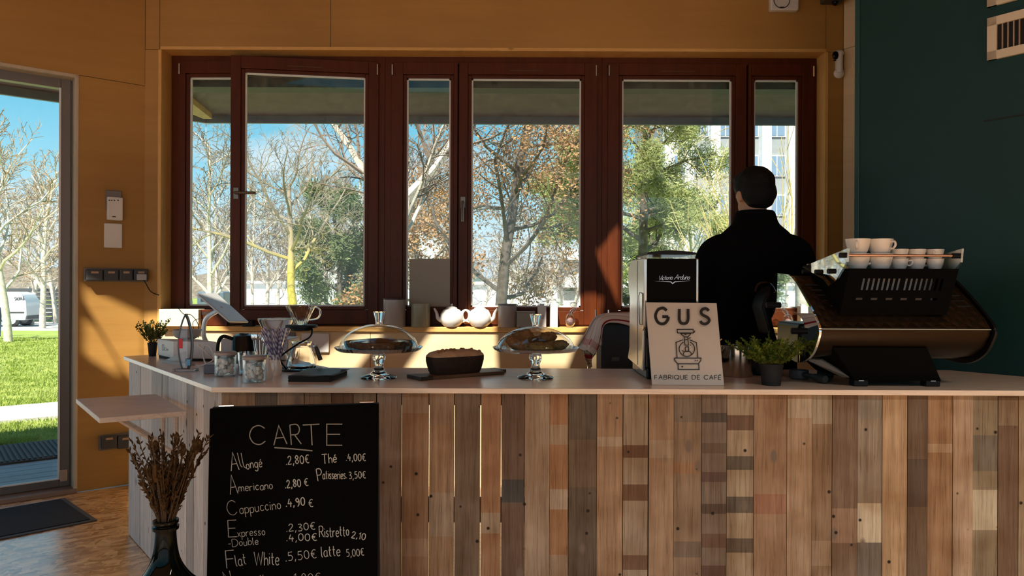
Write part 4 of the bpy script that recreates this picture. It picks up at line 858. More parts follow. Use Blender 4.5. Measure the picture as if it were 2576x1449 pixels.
for s_, x0, y0, x1, y1, h, hw in (
 ('A', 582, 1187, 602, 1184, 46, 1.2), ('l', 606, 1178, 610, 1177, 40, 1.0), ('l', 613, 1177, 618, 1176, 42, 1.0), ('ongé', 620, 1180, 660, 1175, 24, 1.1), ('.2,80€', 720, 1169, 778, 1164, 24, 1.3), ('Thé', 811, 1167, 847, 1164, 24, 1.3), ('.4,00€', 871, 1160, 920, 1158, 21, 1.2),
 ('P', 800, 1210, 812, 1208, 30, 1.3), ('atisseries.', 812, 1205, 872, 1204, 23, 1.1), ('3,50€', 878, 1205, 920, 1203, 20, 1.1),
 ('A', 580, 1246, 599, 1243, 48, 1.2), ('mericano', 601, 1237, 686, 1230, 21, 1.0), ('.2,80', 718, 1228, 757, 1224, 22, 1.4), ('€', 766, 1223, 776, 1222, 21, 1.2),
 ('C', 574, 1297, 597, 1293, 36, .9), ('appuccino', 604, 1294, 707, 1279, 25, .9), ('.4,90', 720, 1275, 767, 1272, 24, 1.5), ('€', 777, 1275, 788, 1274, 22, 1.1),
 ('E', 575, 1353, 596, 1352, 42, 1.2), ('xpresso', 598, 1351, 667, 1345, 20, .9), ('.2,30€', 721, 1338, 793, 1332, 21, 1.1), ('-Double', 575, 1376, 650, 1369, 19, .9), ('.4,00€', 721, 1362, 797, 1359, 21, 1.2), ('Ristretto', 804, 1352, 878, 1348, 27, 1.2), ('2,10', 884, 1352, 918, 1358, 19, 1.3),
 ('F', 571, 1431, 592, 1429, 44, 1.3), ('lat', 594, 1424, 620, 1420, 30, 1.2), ('White', 640, 1422, 702, 1420, 34, 1.2), ('.5,50€', 719, 1412, 796, 1402, 25, 1.0), ('latte', 809, 1402, 856, 1399, 28, 1.2), ('5,00€', 872, 1401, 916, 1397, 21, 1.0), ('N', 569, 1478, 586, 1474, 40, 1.2), ('ll', 654, 1474, 664, 1474, 30, .8), ('1,80€', 740, 1463, 806, 1460, 22, .8)):
    ln = MB(); write(ln, s_, x0, y0, x1, y1, h, hw * .8, cfn, jit=.05, rg=rg); LN.append(ln)
CH1 = pm('chalk_dusty', (.20, .20, .19), .95); CH2 = pm('chalk_white', (.36, .36, .345), .95)
b2.build('chalk_heading', CH1, CB, True, smooth=0, recalc=False); 
for ln in LN: ln.build('chalk_writing', CH2, CB, True, smooth=0, recalc=False)

# ================================================================ DEMIJOHN WITH DRIED GRASSES
YV = 1.92; vx = at(417, 1300, YV).x; zr = at(417, 1306, YV).z
dj = thing('demijohn_vase', 'big dark green glass demijohn on the floor holding dried grasses', 'vase', (vx, YV, 0)); b = MB()
pr = [(.0, .003), (.10, 0), (.155, .03), (.172, .12), (.172, .24), (.160, .33), (.132, .405), (.098, .452), (.062, .49), (.040, .525), (.030, .56), (.026, .60), (.026, zr - .028), (.032, zr - .026), (.033, zr - .018), (.027, zr - .016), (.027, zr - .012), (.032, zr - .009), (.032, zr - .002), (.027, zr), (.020, zr - .002), (.020, zr - .03), (.0, zr - .031)]
b.lathe([(q.x, q.y) for q in cat([(a, c, 0) for a, c in pr[:13]], 3)] + pr[13:], 40); b.build('bottle', pm('dark_green_bottle', (.0012, .0022, .0016), .05, spec=.22), dj, smooth=60)
b = MB(); a_ = MB(); rg = random.Random(8)
for k in range(80):
    az = rg.uniform(0, 2 * pi); tl_ = abs(rg.gauss(0, .17)); d = Vector((cos(az) * tl_, sin(az) * tl_ * .7, 1)).normalized(); L = rg.uniform(.15, .27); p = Vector((cos(az) * .012, sin(az) * .012, zr - .03)); pts = [p]
    for i in range(7): d = (d + Vector((rg.gauss(0, .05) + cos(az) * .025, rg.gauss(0, .05), 0))).normalized(); p = p + d * L / 7; pts.append(p)
    b.tube(pts, .0014, 4)
    if k % 7 == 0:
        a_.ball(pts[-1], (.008, .008, .018), 7, 5); continue
    for i in range(30):
        f_ = rg.uniform(.28, 1) * 6.99; i0 = int(f_); q = pts[i0].lerp(pts[i0 + 1], f_ - i0); dd = (d + Vector((rg.gauss(0, .5), rg.gauss(0, .5), rg.gauss(.1, .3)))).normalized(); u = dd.orthogonal().normalized(); s_ = rg.uniform(.010, .020)
        a_.add([q, q + dd * s_ * .5 + u * .0026, q + dd * s_, q + dd * s_ * .5 - u * .0026], [(0, 1, 2, 3)]); u = dd.cross(u); a_.add([q, q + dd * s_ * .5 + u * .0026, q + dd * s_, q + dd * s_ * .5 - u * .0026], [(0, 1, 2, 3)])
dg = thing('dried_grasses', 'bunch of brown dried oat grasses standing in the dark demijohn', 'dried grass', (vx, YV, zr - .03)); INFO[dg.name] = T(vx, YV, 0); dg.location = (vx, YV, 0)
b.build('stems', pm('dry_stems', (.06, .034, .016), .9), dg); a_.build('seed_heads', leafmat('dry_seed_heads', (.03, .017, .008), (.10, .058, .026), .15, 40), dg, smooth=0, recalc=False)
# doormat
q = [onz(245, 1308, .006), onz(163, 1253, .006)]; ax = (q[1] - q[0]).normalized(); lx = -E if False else (onz(0, 1356, .006) - q[0]).normalized()
t = thing('doormat', 'dark navy doormat with a grey edge inside the glass door', 'doormat', q[0].lerp(q[1], .5)); L_ = (q[1] - q[0]).length
dm = frame(q[0], lx, ax, Vector((0, 0, 1))); b = MB(); b.box(0, 1.5, 0, L_, -.005, .002, dm); b.build('border', pm('grey_mat_edge', (.06, .06, .062), .6), t, True, bevel=.002)
b = MB(); b.box(.028, 1.47, .026, L_ - .026, .002, .006, dm); b.build('pile', pm('navy_mat_pile', (.012, .013, .020), .95, var=.5, vs=220, bump=.6, bs=300), t, True)
# ================================================================ ON THE COUNTER
def cpos(px, py): p = onz(px, py, HT); return (p.x, p.y, HT)
def potted(name, label, loc, rt, rb_, h, n, spread, up, leafm, lsize, seed, stemn):
    t = thing(name, label, 'plant', loc); b = MB()
    b.lathe([(0, 0), (rb_, 0), (rb_, .001), (rt * .96, h * .86), (rt, h * .86), (rt, h), (rt * .92, h), (rt * .88, h * .8), (0, h * .8)], 28); b.build('pot', BLACKM, t)
    b = MB(); b.lathe([(0, h * .82), (rt * .9, h * .82), (rt * .9, h * .86), (0, h * .9)], 20); b.build('soil', DIRT, t)
    rg = random.Random(seed); sb_ = MB(); lf = MB()
    for k in range(stemn):
        az = rg.uniform(0, 2 * pi); e = rg.random() ** .5; d = Vector((cos(az) * e * spread, sin(az) * e * spread, up)).normalized(); p = Vector((cos(az) * rt * .4 * e, sin(az) * rt * .4 * e, h * .85)); L = rg.uniform(.6, 1) * sqrt(spread ** 2 * e + up ** 2); pts = [p]
        for i in range(6): d = (d + Vector((rg.gauss(0, .1), rg.gauss(0, .1), .02))).normalized(); p = p + d * L / 6; pts.append(p)
        sb_.tube(pts, .0011, 4)
        for i in range(n):
            f_ = rg.uniform(.25, 1) * 5.99; i0 = int(f_); q = pts[i0].lerp(pts[i0 + 1], f_ - i0); dd = (d * .7 + Vector((rg.gauss(0, .7), rg.gauss(0, .7), rg.gauss(.1, .5)))).normalized(); u = dd.orthogonal().normalized(); s_ = lsize * rg.uniform(.6, 1.2)
            w = dd.cross(u) * s_ * .1
            lf.add([q, q + dd * s_ * .5 + u * s_ * .3 + w, q + dd * s_, q + dd * s_ * .5 - u * s_ * .3 + w], [(0, 1, 2, 3)])
    sb_.build('stems', pm('plant_stems', (.08, .07, .02), .8), t); lf.build('foliage', leafm, t, smooth=0, recalc=False)
    return t
potted('potted_plant', 'small twiggy plant in a black pot at the far end of the left wing', (-1.805, 3.685, HT), .0235, .017, .068, 30, .10, .12, leafmat('twiggy_leaves', (.05, .07, .02), (.14, .16, .05), .3, 30), .012, 3, 36)
potted('potted_plant', 'bushy small-leaved green plant in a black pot right of the GUS sign', (onz(1933, 966, HT).x, 2.675, HT), .042, .033, .078, 46, .15, .085, leafmat('bushy_leaves', (.04, .10, .012), (.20, .27, .04), .3, 24), .012, 4, 95)
# white till box on the wing, with a bowl
t = thing('till_box', 'long white till box under the bowl on the left wing', 'box', (-1.56, 3.53, HT)); b = MB()
pq = [(-1.592, 3.45), (-1.377, 3.425), (-1.535, 3.595), (-1.75, 3.62)]; b.prism(pq, HT + .012, HT + .093); b.build('case', pm('white_case', (.62, .62, .61), .45), t, True, bevel=.004)
b = MB(); b.prism([(-1.588, 3.460), (-1.390, 3.436), (-1.536, 3.588), (-1.738, 3.612)], HT, HT + .014); b.build('foot', BLACKM, t, True)
b = MB(); fq = lambda x, y: onplane(x, y, Vector((-1.592, 3.45, 0)) + Vector((-.733, -.681, 0)) * .0006, Vector((-.733, -.681, 0)))
b.ribbon([(408, 867), (408, 881), (412, 881), (412, 867), (408, 867)], .6, fq); write(b, 'Dur', 414, 881, 424, 882, 7, .5, fq); b.build('printed_mark', pm('grey_print', (.25, .25, .25), .6), t, True, smooth=0, recalc=False)
t = thing('bowl', 'grey bowl standing on the white till box', 'bowl', (-1.562, 3.528, HT + .098)); b = MB()
b.lathe([(0, 0), (.035, 0), (.055, .012), (.066, .045), (.063, .045), (.052, .015), (0, .006)], 32); b.build('shell', pm('grey_stoneware', (.34, .33, .32), .45), t)
# card display and flyer wedge
t = thing('price_card', 'folded pale card leaning in front of the white till box', 'card', (-1.50, 3.28, HT)); b = MB()
b.prism([(-1.60, 3.36), (-1.43, 3.22), (-1.41, 3.26), (-1.57, 3.40)], HT, HT + .012); b.add([(-1.59, 3.36, HT + .012), (-1.44, 3.235, HT + .012), (-1.44, 3.25, HT + .062), (-1.452, 3.262, HT + .062)], [(0, 1, 2, 3)]); b.build('card', pm('pale_card', (.45, .45, .44), .6), t, True, solid=.0015)
# acrylic leaf-shaped display
ax_ = cpos(467, 934); t = thing('acrylic_display', 'clear leaf-shaped acrylic award standing at the front edge of the left wing', 'award', ax_); b = MB()
zt_ = at(467, 790, ax_[1]).z - HT; pf = []
for k in range(13): f_ = k / 12; pf.append((-.030 * sin(pi * (.12 + .88 * f_)) ** .8 if f_ < 1 else 0, .012 + (zt_ - .012) * f_))
pr_ = [(p[1], p[0]) for p in pf]; out_ = [(x_, z_) for x_, z_ in pf] + [(-x_ * .9, z_) for x_, z_ in pf[::-1][1:]]
b.prism(out_, -.006, .006, RX(pi / 2)); b.build('blade', SOLID, t, smooth=0, bevel=.003)
for s_ in (-1, 1):
    b = MB(); b.tube([(s_ * abs(x_) * (1 if s_ < 0 else .9), 0, z_) for x_, z_ in pf], .004 if s_ > 0 else .0028, 6, flat=1.5); b.build('edge_band', pm('grey_band', (.12, .12, .13), .3, .4), t)
b = MB(); b.box(-.026, -.010, -.0075, -.006, .095, .135); b.build('red_sticker', pm('red_sticker', (.65, .04, .06), .5), t); b = MB(); b.box(.008, .022, -.0075, -.006, .025, .05); b.build('blue_sticker', pm('blue_sticker', (.1, .4, .65), .4), t)
b = MB(); b.box(-.045, .045, -.022, .022, 0, .012); b.build('base', SOLID, t, bevel=.002)
# tablet on its stand
tb = (-1.545, 3.80, HT); t = thing('tablet_stand', 'white tablet tilted on a bright curved metal stand behind the till box', 'tablet stand', tb); SW = pm('satin_white_metal', (.78, .78, .78), .3, .2)
b = MB(); b.lathe([(0, 0), (.075, 0), (.078, .004), (.072, .010), (0, .010)], 36); b.build('base', SW, t)
P0 = Vector((tb[0], tb[1], HT)); aw = [at(514, 850, 3.78), at(514, 815, 3.78), at(523, 797, 3.77), at(545, 783, 3.74), at(556, 778, 3.72)]
b = MB(); pth = cat([P0 + Vector((0, 0, .01))] + aw, 5); b.tube(pth, .0165, 12, flat=.7); b.build('arm', SW, t, True)
c4 = [at(496, 738, 3.68), at(545, 736, 3.86), at(626, 809, 3.80), at(578, 808, 3.62)]
nn = (c4[1] - c4[0]).cross(c4[3] - c4[0]).normalized(); nn = nn if nn.z > 0 else -nn
b = MB(); b.add(c4 + [p - nn * .010 for p in c4], [(0, 1, 2, 3), (7, 6, 5, 4), (0, 4, 5, 1), (1, 5, 6, 2), (2, 6, 7, 3), (3, 7, 4, 0)]); tbm = b.build('tablet', pm('tablet_shell', (.62, .61, .58), .3, .3), t, True, bevel=.004)
cc = sum(c4, Vector()) / 4; b = MB(); b.add([cc + (p - cc) * .92 - nn * .0106 for p in c4], [(0, 1, 2, 3)]); b.build('screen', BLACKG, tbm, True, smooth=0, recalc=False)
b = MB(); b.tube(cat([at(443, 768, 3.9), at(462, 790, 3.85), at(480, 792, 3.8), at(498, 815, 3.8), at(500, 850, 3.85)], 6), .002, 5); b.tube(cat([at(490, 835, 3.9), at(485, 812, 3.9), at(500, 802, 3.9), at(520, 808, 3.85)], 6), .0018, 5); b.build('cable', BLACK, t, True)
# white cable coil, kettle, steel body, grey box
t = thing('kettle', 'black cylindrical kettle with a black curved handle behind the sugar jars', 'kettle', (-1.205, 3.30, HT)); b = MB()
b.lathe([(0, 0), (.058, 0), (.058, .006), (.054, .012), (.051, .12), (.046, .128), (.046, .132), (.022, .138), (.020, .141), (0, .142)], 36); b.build('body', BLACKG, t)
b = MB(); b.lathe([(.0, -.001), (.0592, -.001), (.0592, .010), (.0, .010)], 36); b.build('collar', STEEL, t)
b = MB(); b.tube(cat([(-.045, -.01, .115), (-.085, -.02, .128), (-.105, -.025, .10), (-.108, -.028, .03)], 6), .008, 8); b.build('handle', BLACK, t)
t = thing('appliance_box', 'grey-white appliance box behind the black kettle', 'appliance', (-1.20, 3.50, HT)); b = MB(); b.box(-.155, .16, -.09, .10, .006, .108); b.build('case', pm('grey_white_case', (.50, .51, .52), .4), t, bevel=.006); b = MB(); b.box(-.15, .155, -.085, .095, 0, .008); b.build('foot', BLACK, t)
b = MB(); b.box(-.10, .10, -.06, .07, .108, .116); b.build('lid', WHITE, t, bevel=.003)
t = thing('charging_cable', 'white cable coiled on the wing left of the black kettle', 'cable', (-1.33, 3.26, HT)); b = MB()
b.tube(cat([(-.07, .03, .085), (-.06, -.01, .09), (-.02, -.02, .06), (.01, 0, .02), (-.02, .01, .004), (-.06, -.02, .004), (-.03, -.05, .004), (.02, -.04, .03), (.0, -.02, .08), (-.035, 0, .088), (-.045, .01, .05), (-.02, -.02, .01), (.03, -.03, .004), (.05, -.01, .004)], 6), .0035, 6); b.build('cable', WHITE, t)
p = cpos(528, 941); t = thing('card_reader', 'small blue-grey card box left of the first sugar jar', 'box', (p[0], p[1] + .03, HT), .25); b = MB(); b.box(-.032, .038, -.03, .03, 0, .036); b.build('case', pm('blue_grey_case', (.13, .15, .19), .5), t, bevel=.004); b = MB(); b.box(-.027, .033, -.025, .025, .036, .038); b.build('lid', pm('blue_grey_lid', (.20, .22, .26), .4), t)
# sugar jars
SUG = pm('sugar_cubes', (.78, .76, .72), .8)
def jar(label, px, py, r, h, grp, seed):
    loc = cpos(px, py); t = thing('sugar_jar', label, 'jar', loc); b = MB(); b.lathe([(0, .002), (r * .94, .002), (r, .008), (r, h * .86), (r - .003, h * .86), (r - .003, .008), (0, .006)], 40); b.build('glass_body', GLASS, t)
    b = MB(); b.lathe([(0, h * .86), (r + .001, h * .86), (r + .002, h * .885), (r + .001, h * .96), (r * .9, h), (0, h)], 40); b.build('lid', pm('taupe_lid', (.34, .30, .27), .4), t); b = MB(); b.lathe([(0, h * .78), (r - .004, h * .78), (r - .004, h * .86), (0, h * .86)], 32); b.build('seal', GREY, t)
    rg = random.Random(seed); b = MB()
    for k in range(46):
        a = rg.uniform(0, 2 * pi); q = (r - .014) * sqrt(rg.random()); z = .012 + rg.random() * h * .55
        b.cbox(.014, .014, .014, T(q * cos(a), q * sin(a), z) @ RZ(rg.uniform(0, 3)) @ RX(rg.uniform(0, 3)))
    o = b.build('sugar', SUG, t, bevel=.0015); o['kind'] = 'stuff'
jar('lidded glass sugar jar standing further back, left of the front jar', 567, 947, .0405, .098, 'j', 1)
jar('lidded glass sugar jar nearest the counter corner, front of the pair', 639, 961, .0405, .097, 'j', 2)
t = thing('glass_tumbler', 'clear glass tumbler between the two sugar jars', 'glass', (-1.058, 2.93, HT)); b = MB(); b.lathe([(0, 0), (.028, 0), (.033, .004), (.036, .09), (.0335, .09), (.030, .010), (0, .008)], 32); b.build('glass', GLASSR, t)
t = thing('cutlery_cup', 'dark cup of steel teaspoons behind the front sugar jar', 'cup', (-1.035, 3.02, HT)); b = MB(); b.lathe([(0, 0), (.028, 0), (.031, .07), (.029, .07), (.026, .004), (0, .004)], 28); b.build('cup', STEEL, t)
rg = random.Random(6)
for k in range(7):
    sp_ = thing('teaspoon', 'steel teaspoon standing upright in the dark cutlery cup', 'spoon', (-1.035, 3.02, HT + .006), 0, 'teaspoons in the cutlery cup'); a = k * .9; d = Vector((cos(a) * .022, sin(a) * .022, 0)); e1 = d * 1.25 + Vector((rg.uniform(-.006, .006), 0, .125 + rg.uniform(-.02, .012)))
    b = MB(); b.tube([d * .5 + Vector((0, 0, .0)), e1], .0016, 6); b.build('stem', CHROME, sp_); b = MB(); b.ball(e1 + Vector((0, 0, .012)), (.009, .004, .016), 10, 8); b.build('bowl', CHROME, sp_)
# chemex-like carafe and paper straws in white jugs
t = thing('glass_coffee_maker', 'hourglass glass coffee maker with wide funnel behind the paper straws', 'coffee maker', (-1.005, 3.14, HT)); b = MB()
hh = at(680, 802, 3.14).z - HT; pr = [(.0, .002), (.050, .002), (.056, .012), (.050, .05), (.026, hh * .40), (.021, hh * .45), (.026, hh * .5), (.078, hh * .97), (.0785, hh), (.0755, hh), (.023, hh * .5), (.018, hh * .45), (.023, hh * .4), (.047, .05), (.052, .013), (.0, .006)]
b.lathe(pr, 48); b.build('carafe', SOLID, t); b = MB(); b.tube([(.077 * cos(a), .077 * sin(a), hh) for a in [2 * pi * k / 40 for k in range(41)]], .0022, 6); b.build('rim', SOLID, t)
def jug(label, loc, r, h, nm='milk_jug'):
    t = thing(nm, label, 'jug', loc); b = MB(); b.lathe([(0, 0), (r * .8, 0), (r, h * .18), (r * .95, h * .4), (r * .62, h * .84), (r * .72, h), (r * .62, h), (r * .54, h * .84), (r * .85, h * .4), (r * .86, h * .18), (0, h * .05)], 28); b.build('body', CERAM, t); return t
jl = cpos(693, 944); jug('white jug holding the bunch of striped paper straws', jl, .025, .082)
j2 = cpos(671, 953); t = jug('smaller white jug tucked behind the front sugar jar', j2, .023, .080); b = MB(); b.tube(cat([(.012, -.004, .068), (.03, -.004, .062), (.031, -.004, .035), (.02, -.004, .018)], 5), .003, 6); b.build('handle', CERAM, t)
STRW = newmat('striped_paper'); m_, t_, o_ = STRW; bs_ = N(t_, 'ShaderNodeBsdfPrincipled'); bs_.inputs['Roughness'].default_value = .7; t_.links.new(bs_.outputs[0], o_.inputs[0]); tcx = N(t_, 'ShaderNodeTexCoord'); wv = N(t_, 'ShaderNodeTexWave', i_Scale=34.0); wv.bands_direction = 'DIAGONAL'; t_.links.new(tcx.outputs['Object'], wv.inputs['Vector'])
rr_ = N(t_, 'ShaderNodeValToRGB'); rr_.color_ramp.interpolation = 'CONSTANT'; rr_.color_ramp.elements[0].color = (.13, .12, .25, 1); rr_.color_ramp.elements[1].position = .5; rr_.color_ramp.elements[1].color = (.56, .53, .62, 1); t_.links.new(wv.outputs['Color'], rr_.inputs[0]); t_.links.new(rr_.outputs[0], bs_.inputs['Base Color'])
rg = random.Random(12)
for k in range(22):
    a = 2 * pi * k / 22 + rg.uniform(-.1, .1); q = .012 if k % 2 else .008; tl_ = (.36 if k % 2 else .2) * rg.uniform(.85, 1.1); d = Vector((cos(a) * tl_, sin(a) * tl_ * .8, 1)).normalized(); p = Vector((jl[0] + cos(a) * q * .4, jl[1] + sin(a) * q * .4, HT + .03))
    s_ = thing('paper_straw', 'blue and white striped paper straw fanned out in the white jug', 'straw', p, 0, 'paper straws in the white jug'); b = MB(); L = rg.uniform(.15, .165) / d.z * .98
    b.tube([(0, 0, 0), d * L], .0034, 8); b.build('tube', STRW[0], s_)
# pour-over stand, server, dripper
vp = (cpos(764, 929)[0], 3.09, HT); t = thing('pour_over_stand', 'black wire pour-over stand with round holder ring over the glass server', 'stand', vp); b = MB()
b.prism([(-.078, -.045), (-.05, -.07), (.06, -.07), (.075, -.05), (.075, .05), (.05, .07), (-.05, .07), (-.078, .05)], 0, .007); b.build('base', BLACKG, t, bevel=.002)
zd = at(764, 823, 3.09).z - HT
b = MB(); b.tube(cat([(-.055, -.03, .007), (-.085, -.015, .045), (-.072, -.02, .068), (.0, -.045, .115), (.045, -.05, .14), (.055, -.04, .162), (.042, -.012, zd - .004), (.0, -.0, zd)], 7), .0038, 8); b.build('wire', BLACKG, t)
b = MB(); b.lathe([(.022, zd - .014), (.045, zd - .014), (.045, zd - .004), (.066, zd - .002), (.066, zd + .008), (.060, zd + .010), (.022, zd + .010), (.022, zd - .014)], 36); b.build('holder_ring', BLACK, t)
t = thing('glass_dripper', 'ribbed clear glass coffee dripper with loop handle on the stand', 'dripper', (vp[0] - .004, vp[1], HT + zd + .010)); hd = at(764, 770, 3.09).z - HT - zd - .01
rib = lambda a, r, z: 1 + .035 * cos(20 * a + z * 55)
b = MB(); b.lathe([(.020, 0), (.026, .004), (.040, hd * .45), (.061, hd), (.058, hd), (.036, hd * .45), (.022, .006), (.016, 0), (.020, 0)], 100, wob=rib); b.build('cone', SOLID, t)
b = MB(); b.tube(cat([(.045, -.012, hd * .88), (.072, -.018, hd * .95), (.088, -.02, hd * .75), (.078, -.018, hd * .38), (.040, -.012, hd * .28)], 7), .0042, 10); b.build('handle', SOLID, t)
t = thing('glass_server', 'clear glass coffee server with dark handle under the dripper', 'carafe', (vp[0], vp[1], HT + .007)); b = MB()
b.lathe([(0, .002), (.056, .002), (.063, .012), (.058, .038), (.040, .090), (.036, .093), (.041, .110), (.039, .111), (.033, .093), (.037, .088), (.055, .038), (.059, .013), (0, .005)], 40, wob=lambda a, r, z: 1 + .012 * cos(12 * a)); b.build('body', SOLID, t)
b = MB(); b.lathe([(.030, .0), (.042, .0), (.042, .006), (.030, .006), (.030, 0)], 32, T(0, 0, .108)); b.build('rim', GLASSR, t)
b = MB(); b.tube(cat([(.036, -.01, .093), (.060, -.015, .100), (.066, -.016, .090)], 5), .006, 8); b.build('bracket', SOLID, t); b = MB(); b.tube([(.064, -.016, .094), (.072, -.017, .075), (.086, -.02, .038)], [.007, .009, .009], 10); b.build('handle', pm('dark_wood_handle', (.05, .035, .02), .4), t)
# napkins
t = thing('napkin_stack', 'stack of black paper napkins left of the chocolate tart stand', 'napkins', (-.742, 2.83, HT), -.03); b = MB(); rg = random.Random(4)
for k in range(6): j = rg.uniform(-.003, .003); b.box(-.078 + j, .078 + j, -.125, .125, .0035 * k, .0035 * k + .0032)
b.build('pile', BLACKM, t, bevel=.001); b = MB(); b.grid(lambda u, w: (-.081 + .166 * u, -.128 + .26 * w, .0215 + .0025 * sin(9 * u + 3 * w) * u), 14, 10); b.build('top_napkin', pm('black_napkin_top', (.02, .02, .022), .45), t, solid=.0012)
# cake stands
def stand(label, px, py, dl):
    x, y, z = cpos(px, py); t = thing('cake_stand', label, 'cake stand', (x, y, HT)); zp = .108
    b = MB(); b.lathe([(0, .003), (.066, .0), (.070, .003), (.066, .008), (.036, .016), (.024, .027), (.017, .044), (.0165, .055), (.022, .068), (.0255, .080), (.022, .093), (.018, .100), (.03, zp - .006), (0, zp - .006)], 48); b.build('pedestal', SOLID, t)
    b = MB(); sc_ = lambda a, r, z: 1 + (.010 * cos(44 * a) if r > .155 else 0)
    b.lathe([(0, zp - .006), (.10, zp - .006), (.155, zp - .001), (.166, zp + .012), (.168, zp + .013), (.160, zp + .003), (.10, zp - .002), (0, zp - .002)], 176, wob=sc_); b.build('plate', GLASSR, t)
    d = MB(); pr = [(.152 * cos(a), zp + .002 + (dl - .002) * sin(a)) for a in [pi / 2 * k / 14 for k in range(14)]] + [(.012, zp + dl), (0, zp + dl)]
    d.lathe(pr, 56); o = d.build('dome', GLASS, t)
    d = MB(); d.lathe([(.0, 0), (.014, 0), (.0135, .006), (.0165, .02), (.0225, .046), (.0215, .048), (0, .045)], 24, T(0, 0, zp + dl), wob=lambda a, r, z: 1 + .03 * cos(12 * a)); d.build('dome_knob', SOLID, o)
    return (x, y, HT + zp - .002)
cs = stand('glass domed cake stand holding the chocolate tart, left of the loaf', 953, 951, .102)
t = thing('chocolate_tart', 'dark glossy chocolate tart with fluted crust under the left glass dome', 'tart', cs); b = MB()
b.lathe([(0, 0), (.120, 0), (.132, .032), (.130, .037), (.122, .034), (.118, .028), (0, .028)], 120, wob=lambda a, r, z: 1 + (.012 * cos(40 * a) if r > .115 else 0)); b.build('crust', pm('dark_crust', (.022, .010, .006), .6, bump=.3), t)
b = MB(); rgx = [random.Random(9).uniform(0, 6) for _ in range(8)]
b.lathe([(.117, .030), (.110, .038), (.07, .043), (.03, .046), (0, .046)], 60, wob=lambda a, r, z: 1 + .025 * sin(3 * a + 60 * r)); b.build('glaze', pm('chocolate_glaze', (.012, .005, .003), .12, coat=.8, bump=.35, bs=28), t)
cs2 = stand('glass domed cake stand piled with cookies, right of the loaf', 1347, 951, .093)
rg = random.Random(14)
CK = [('cookie', 'brown lumpy cookie leaning at the left of the cookie pile', (-.072, -.02, .004), (.056, .05, .026), .35, (.16, .085, .035)), ('cookie', 'tall brown cookie behind the leaning one in the pile', (-.055, .04, .024), (.045, .045, .032), .2, (.14, .075, .032)),
      ('cookie', 'flat greenish cookie front centre of the pile', (.012, -.075, .002), (.058, .045, .019), 0, (.10, .085, .028)), ('cookie', 'greenish cookie at the right of the pile', (.075, -.03, .002), (.055, .05, .021), -.15, (.11, .085, .03)), ('cookie', 'small brown cookie on top at right of the pile', (.052, .03, .03), (.038, .036, .022), -.2, (.12, .07, .032))]
for nm, lab, p, r, tilt, col in CK:
    t = thing(nm, lab, 'cookie', (cs2[0] + p[0], cs2[1] + p[1], cs2[2] + p[2])); ph = [rg.uniform(0, 6) for _ in range(4)]; b = MB()
    b.ball((0, 0, r[2] * .92), r, 28, 16, RY(tilt), wob=lambda a, c: 1 + .05 * sin(5 * a + ph[0]) * cos(c) + .05 * sin(9 * a + 4 * c + ph[1]) + .04 * sin(7 * c + ph[2])); b.build('biscuit', pm('biscuit_%d' % int(col[0] * 100 + col[1] * 1000), col, .85, var=.4, vs=60, bump=.7, bs=70), t)
    b = MB()
    for k in range(11):
        a = rg.uniform(0, 6.28); e = rg.uniform(.2, 1.2); b.ball((r[0] * .95 * cos(a) * cos(e), r[1] * .95 * sin(a) * cos(e), r[2] * .92 + r[2] * .97 * sin(e)), .0042, 6, 5, RY(tilt))
    b.build('chocolate_chips', pm('chocolate_chip', (.018, .008, .005), .4), t)
t = thing('mini_tart', 'small dark ring-shaped tart in the middle of the cookie pile', 'tart', (cs2[0] - .005, cs2[1] + .055, cs2[2] + .004)); b = MB(); b.lathe([(0, 0), (.040, 0), (.046, .045), (.043, .048), (.036, .040), (0, .036)], 72, wob=lambda a, r, z: 1 + (.02 * cos(24 * a) if r > .035 else 0)); b.build('crust', pm('dark_crust', (.022, .010, .006), .6), t); b = MB(); b.lathe([(.035, .0385), (.0, .0415)], 32); b.build('filling', pm('chocolate_glaze', (.012, .005, .003), .12), t)
# loaf on boards
yaw = .62; lc = onz(1146, 945, HT); t = thing('serving_board', 'dark wooden serving board carrying the nut-topped loaf', 'board', (lc.x, 2.90, HT), yaw); DW_ = wood('walnut', (.10, .055, .028), (.16, .09, .05), (.05, .026, .014), (3, 30, 30), rough=.4, fine=.6)
b = MB(); b.box(-.17, .20, -.055, .055, .0, .014); b.build('board', DW_, t, bevel=.003); b = MB(); b.box(-.185, -.13, -.056, .056, .0, .0145); b.build('end_strip', pm('dark_strip', (.03, .02, .014), .35), t, bevel=.002)
t = thing('serving_board', 'second darker board lying just behind the loaf board', 'board', (lc.x + .085, 3.005, HT), yaw); b = MB(); b.box(-.14, .115, -.040, .045, 0, .013); b.build('board', pm('dark_board', (.09, .05, .035), .4), t, bevel=.003)
t = thing('loaf_cake', 'brown loaf cake with chopped nuts on top, between the two glass domes', 'cake', (lc.x - .0, 2.90, HT + .014), yaw); b = MB()
LR = [((0, 0, 0), .104, .044), ((0, 0, .012), .110, .049), ((0, 0, .05), .120, .056), ((0, 0, .066), .120, .057), ((0, 0, .080), .108, .050), ((0, 0, .087), .08, .036)]; b.loft(LR, 48, p=3.4); b.build('crumb', pm('loaf_crust', (.022, .009, .004), .75, var=.35, vs=40, bump=.6, bs=60), t)
b = MB(); b.loft([((0, 0, .068), .1205, .0565), ((0, 0, .072), .119, .0565), ((0, 0, .083), .107, .050), ((0, 0, .090), .08, .036)], 60, p=3.2); b.build('icing', pm('caramel_icing', (.42, .28, .16), .55, var=.25, vs=30), t)
rg = random.Random(31)
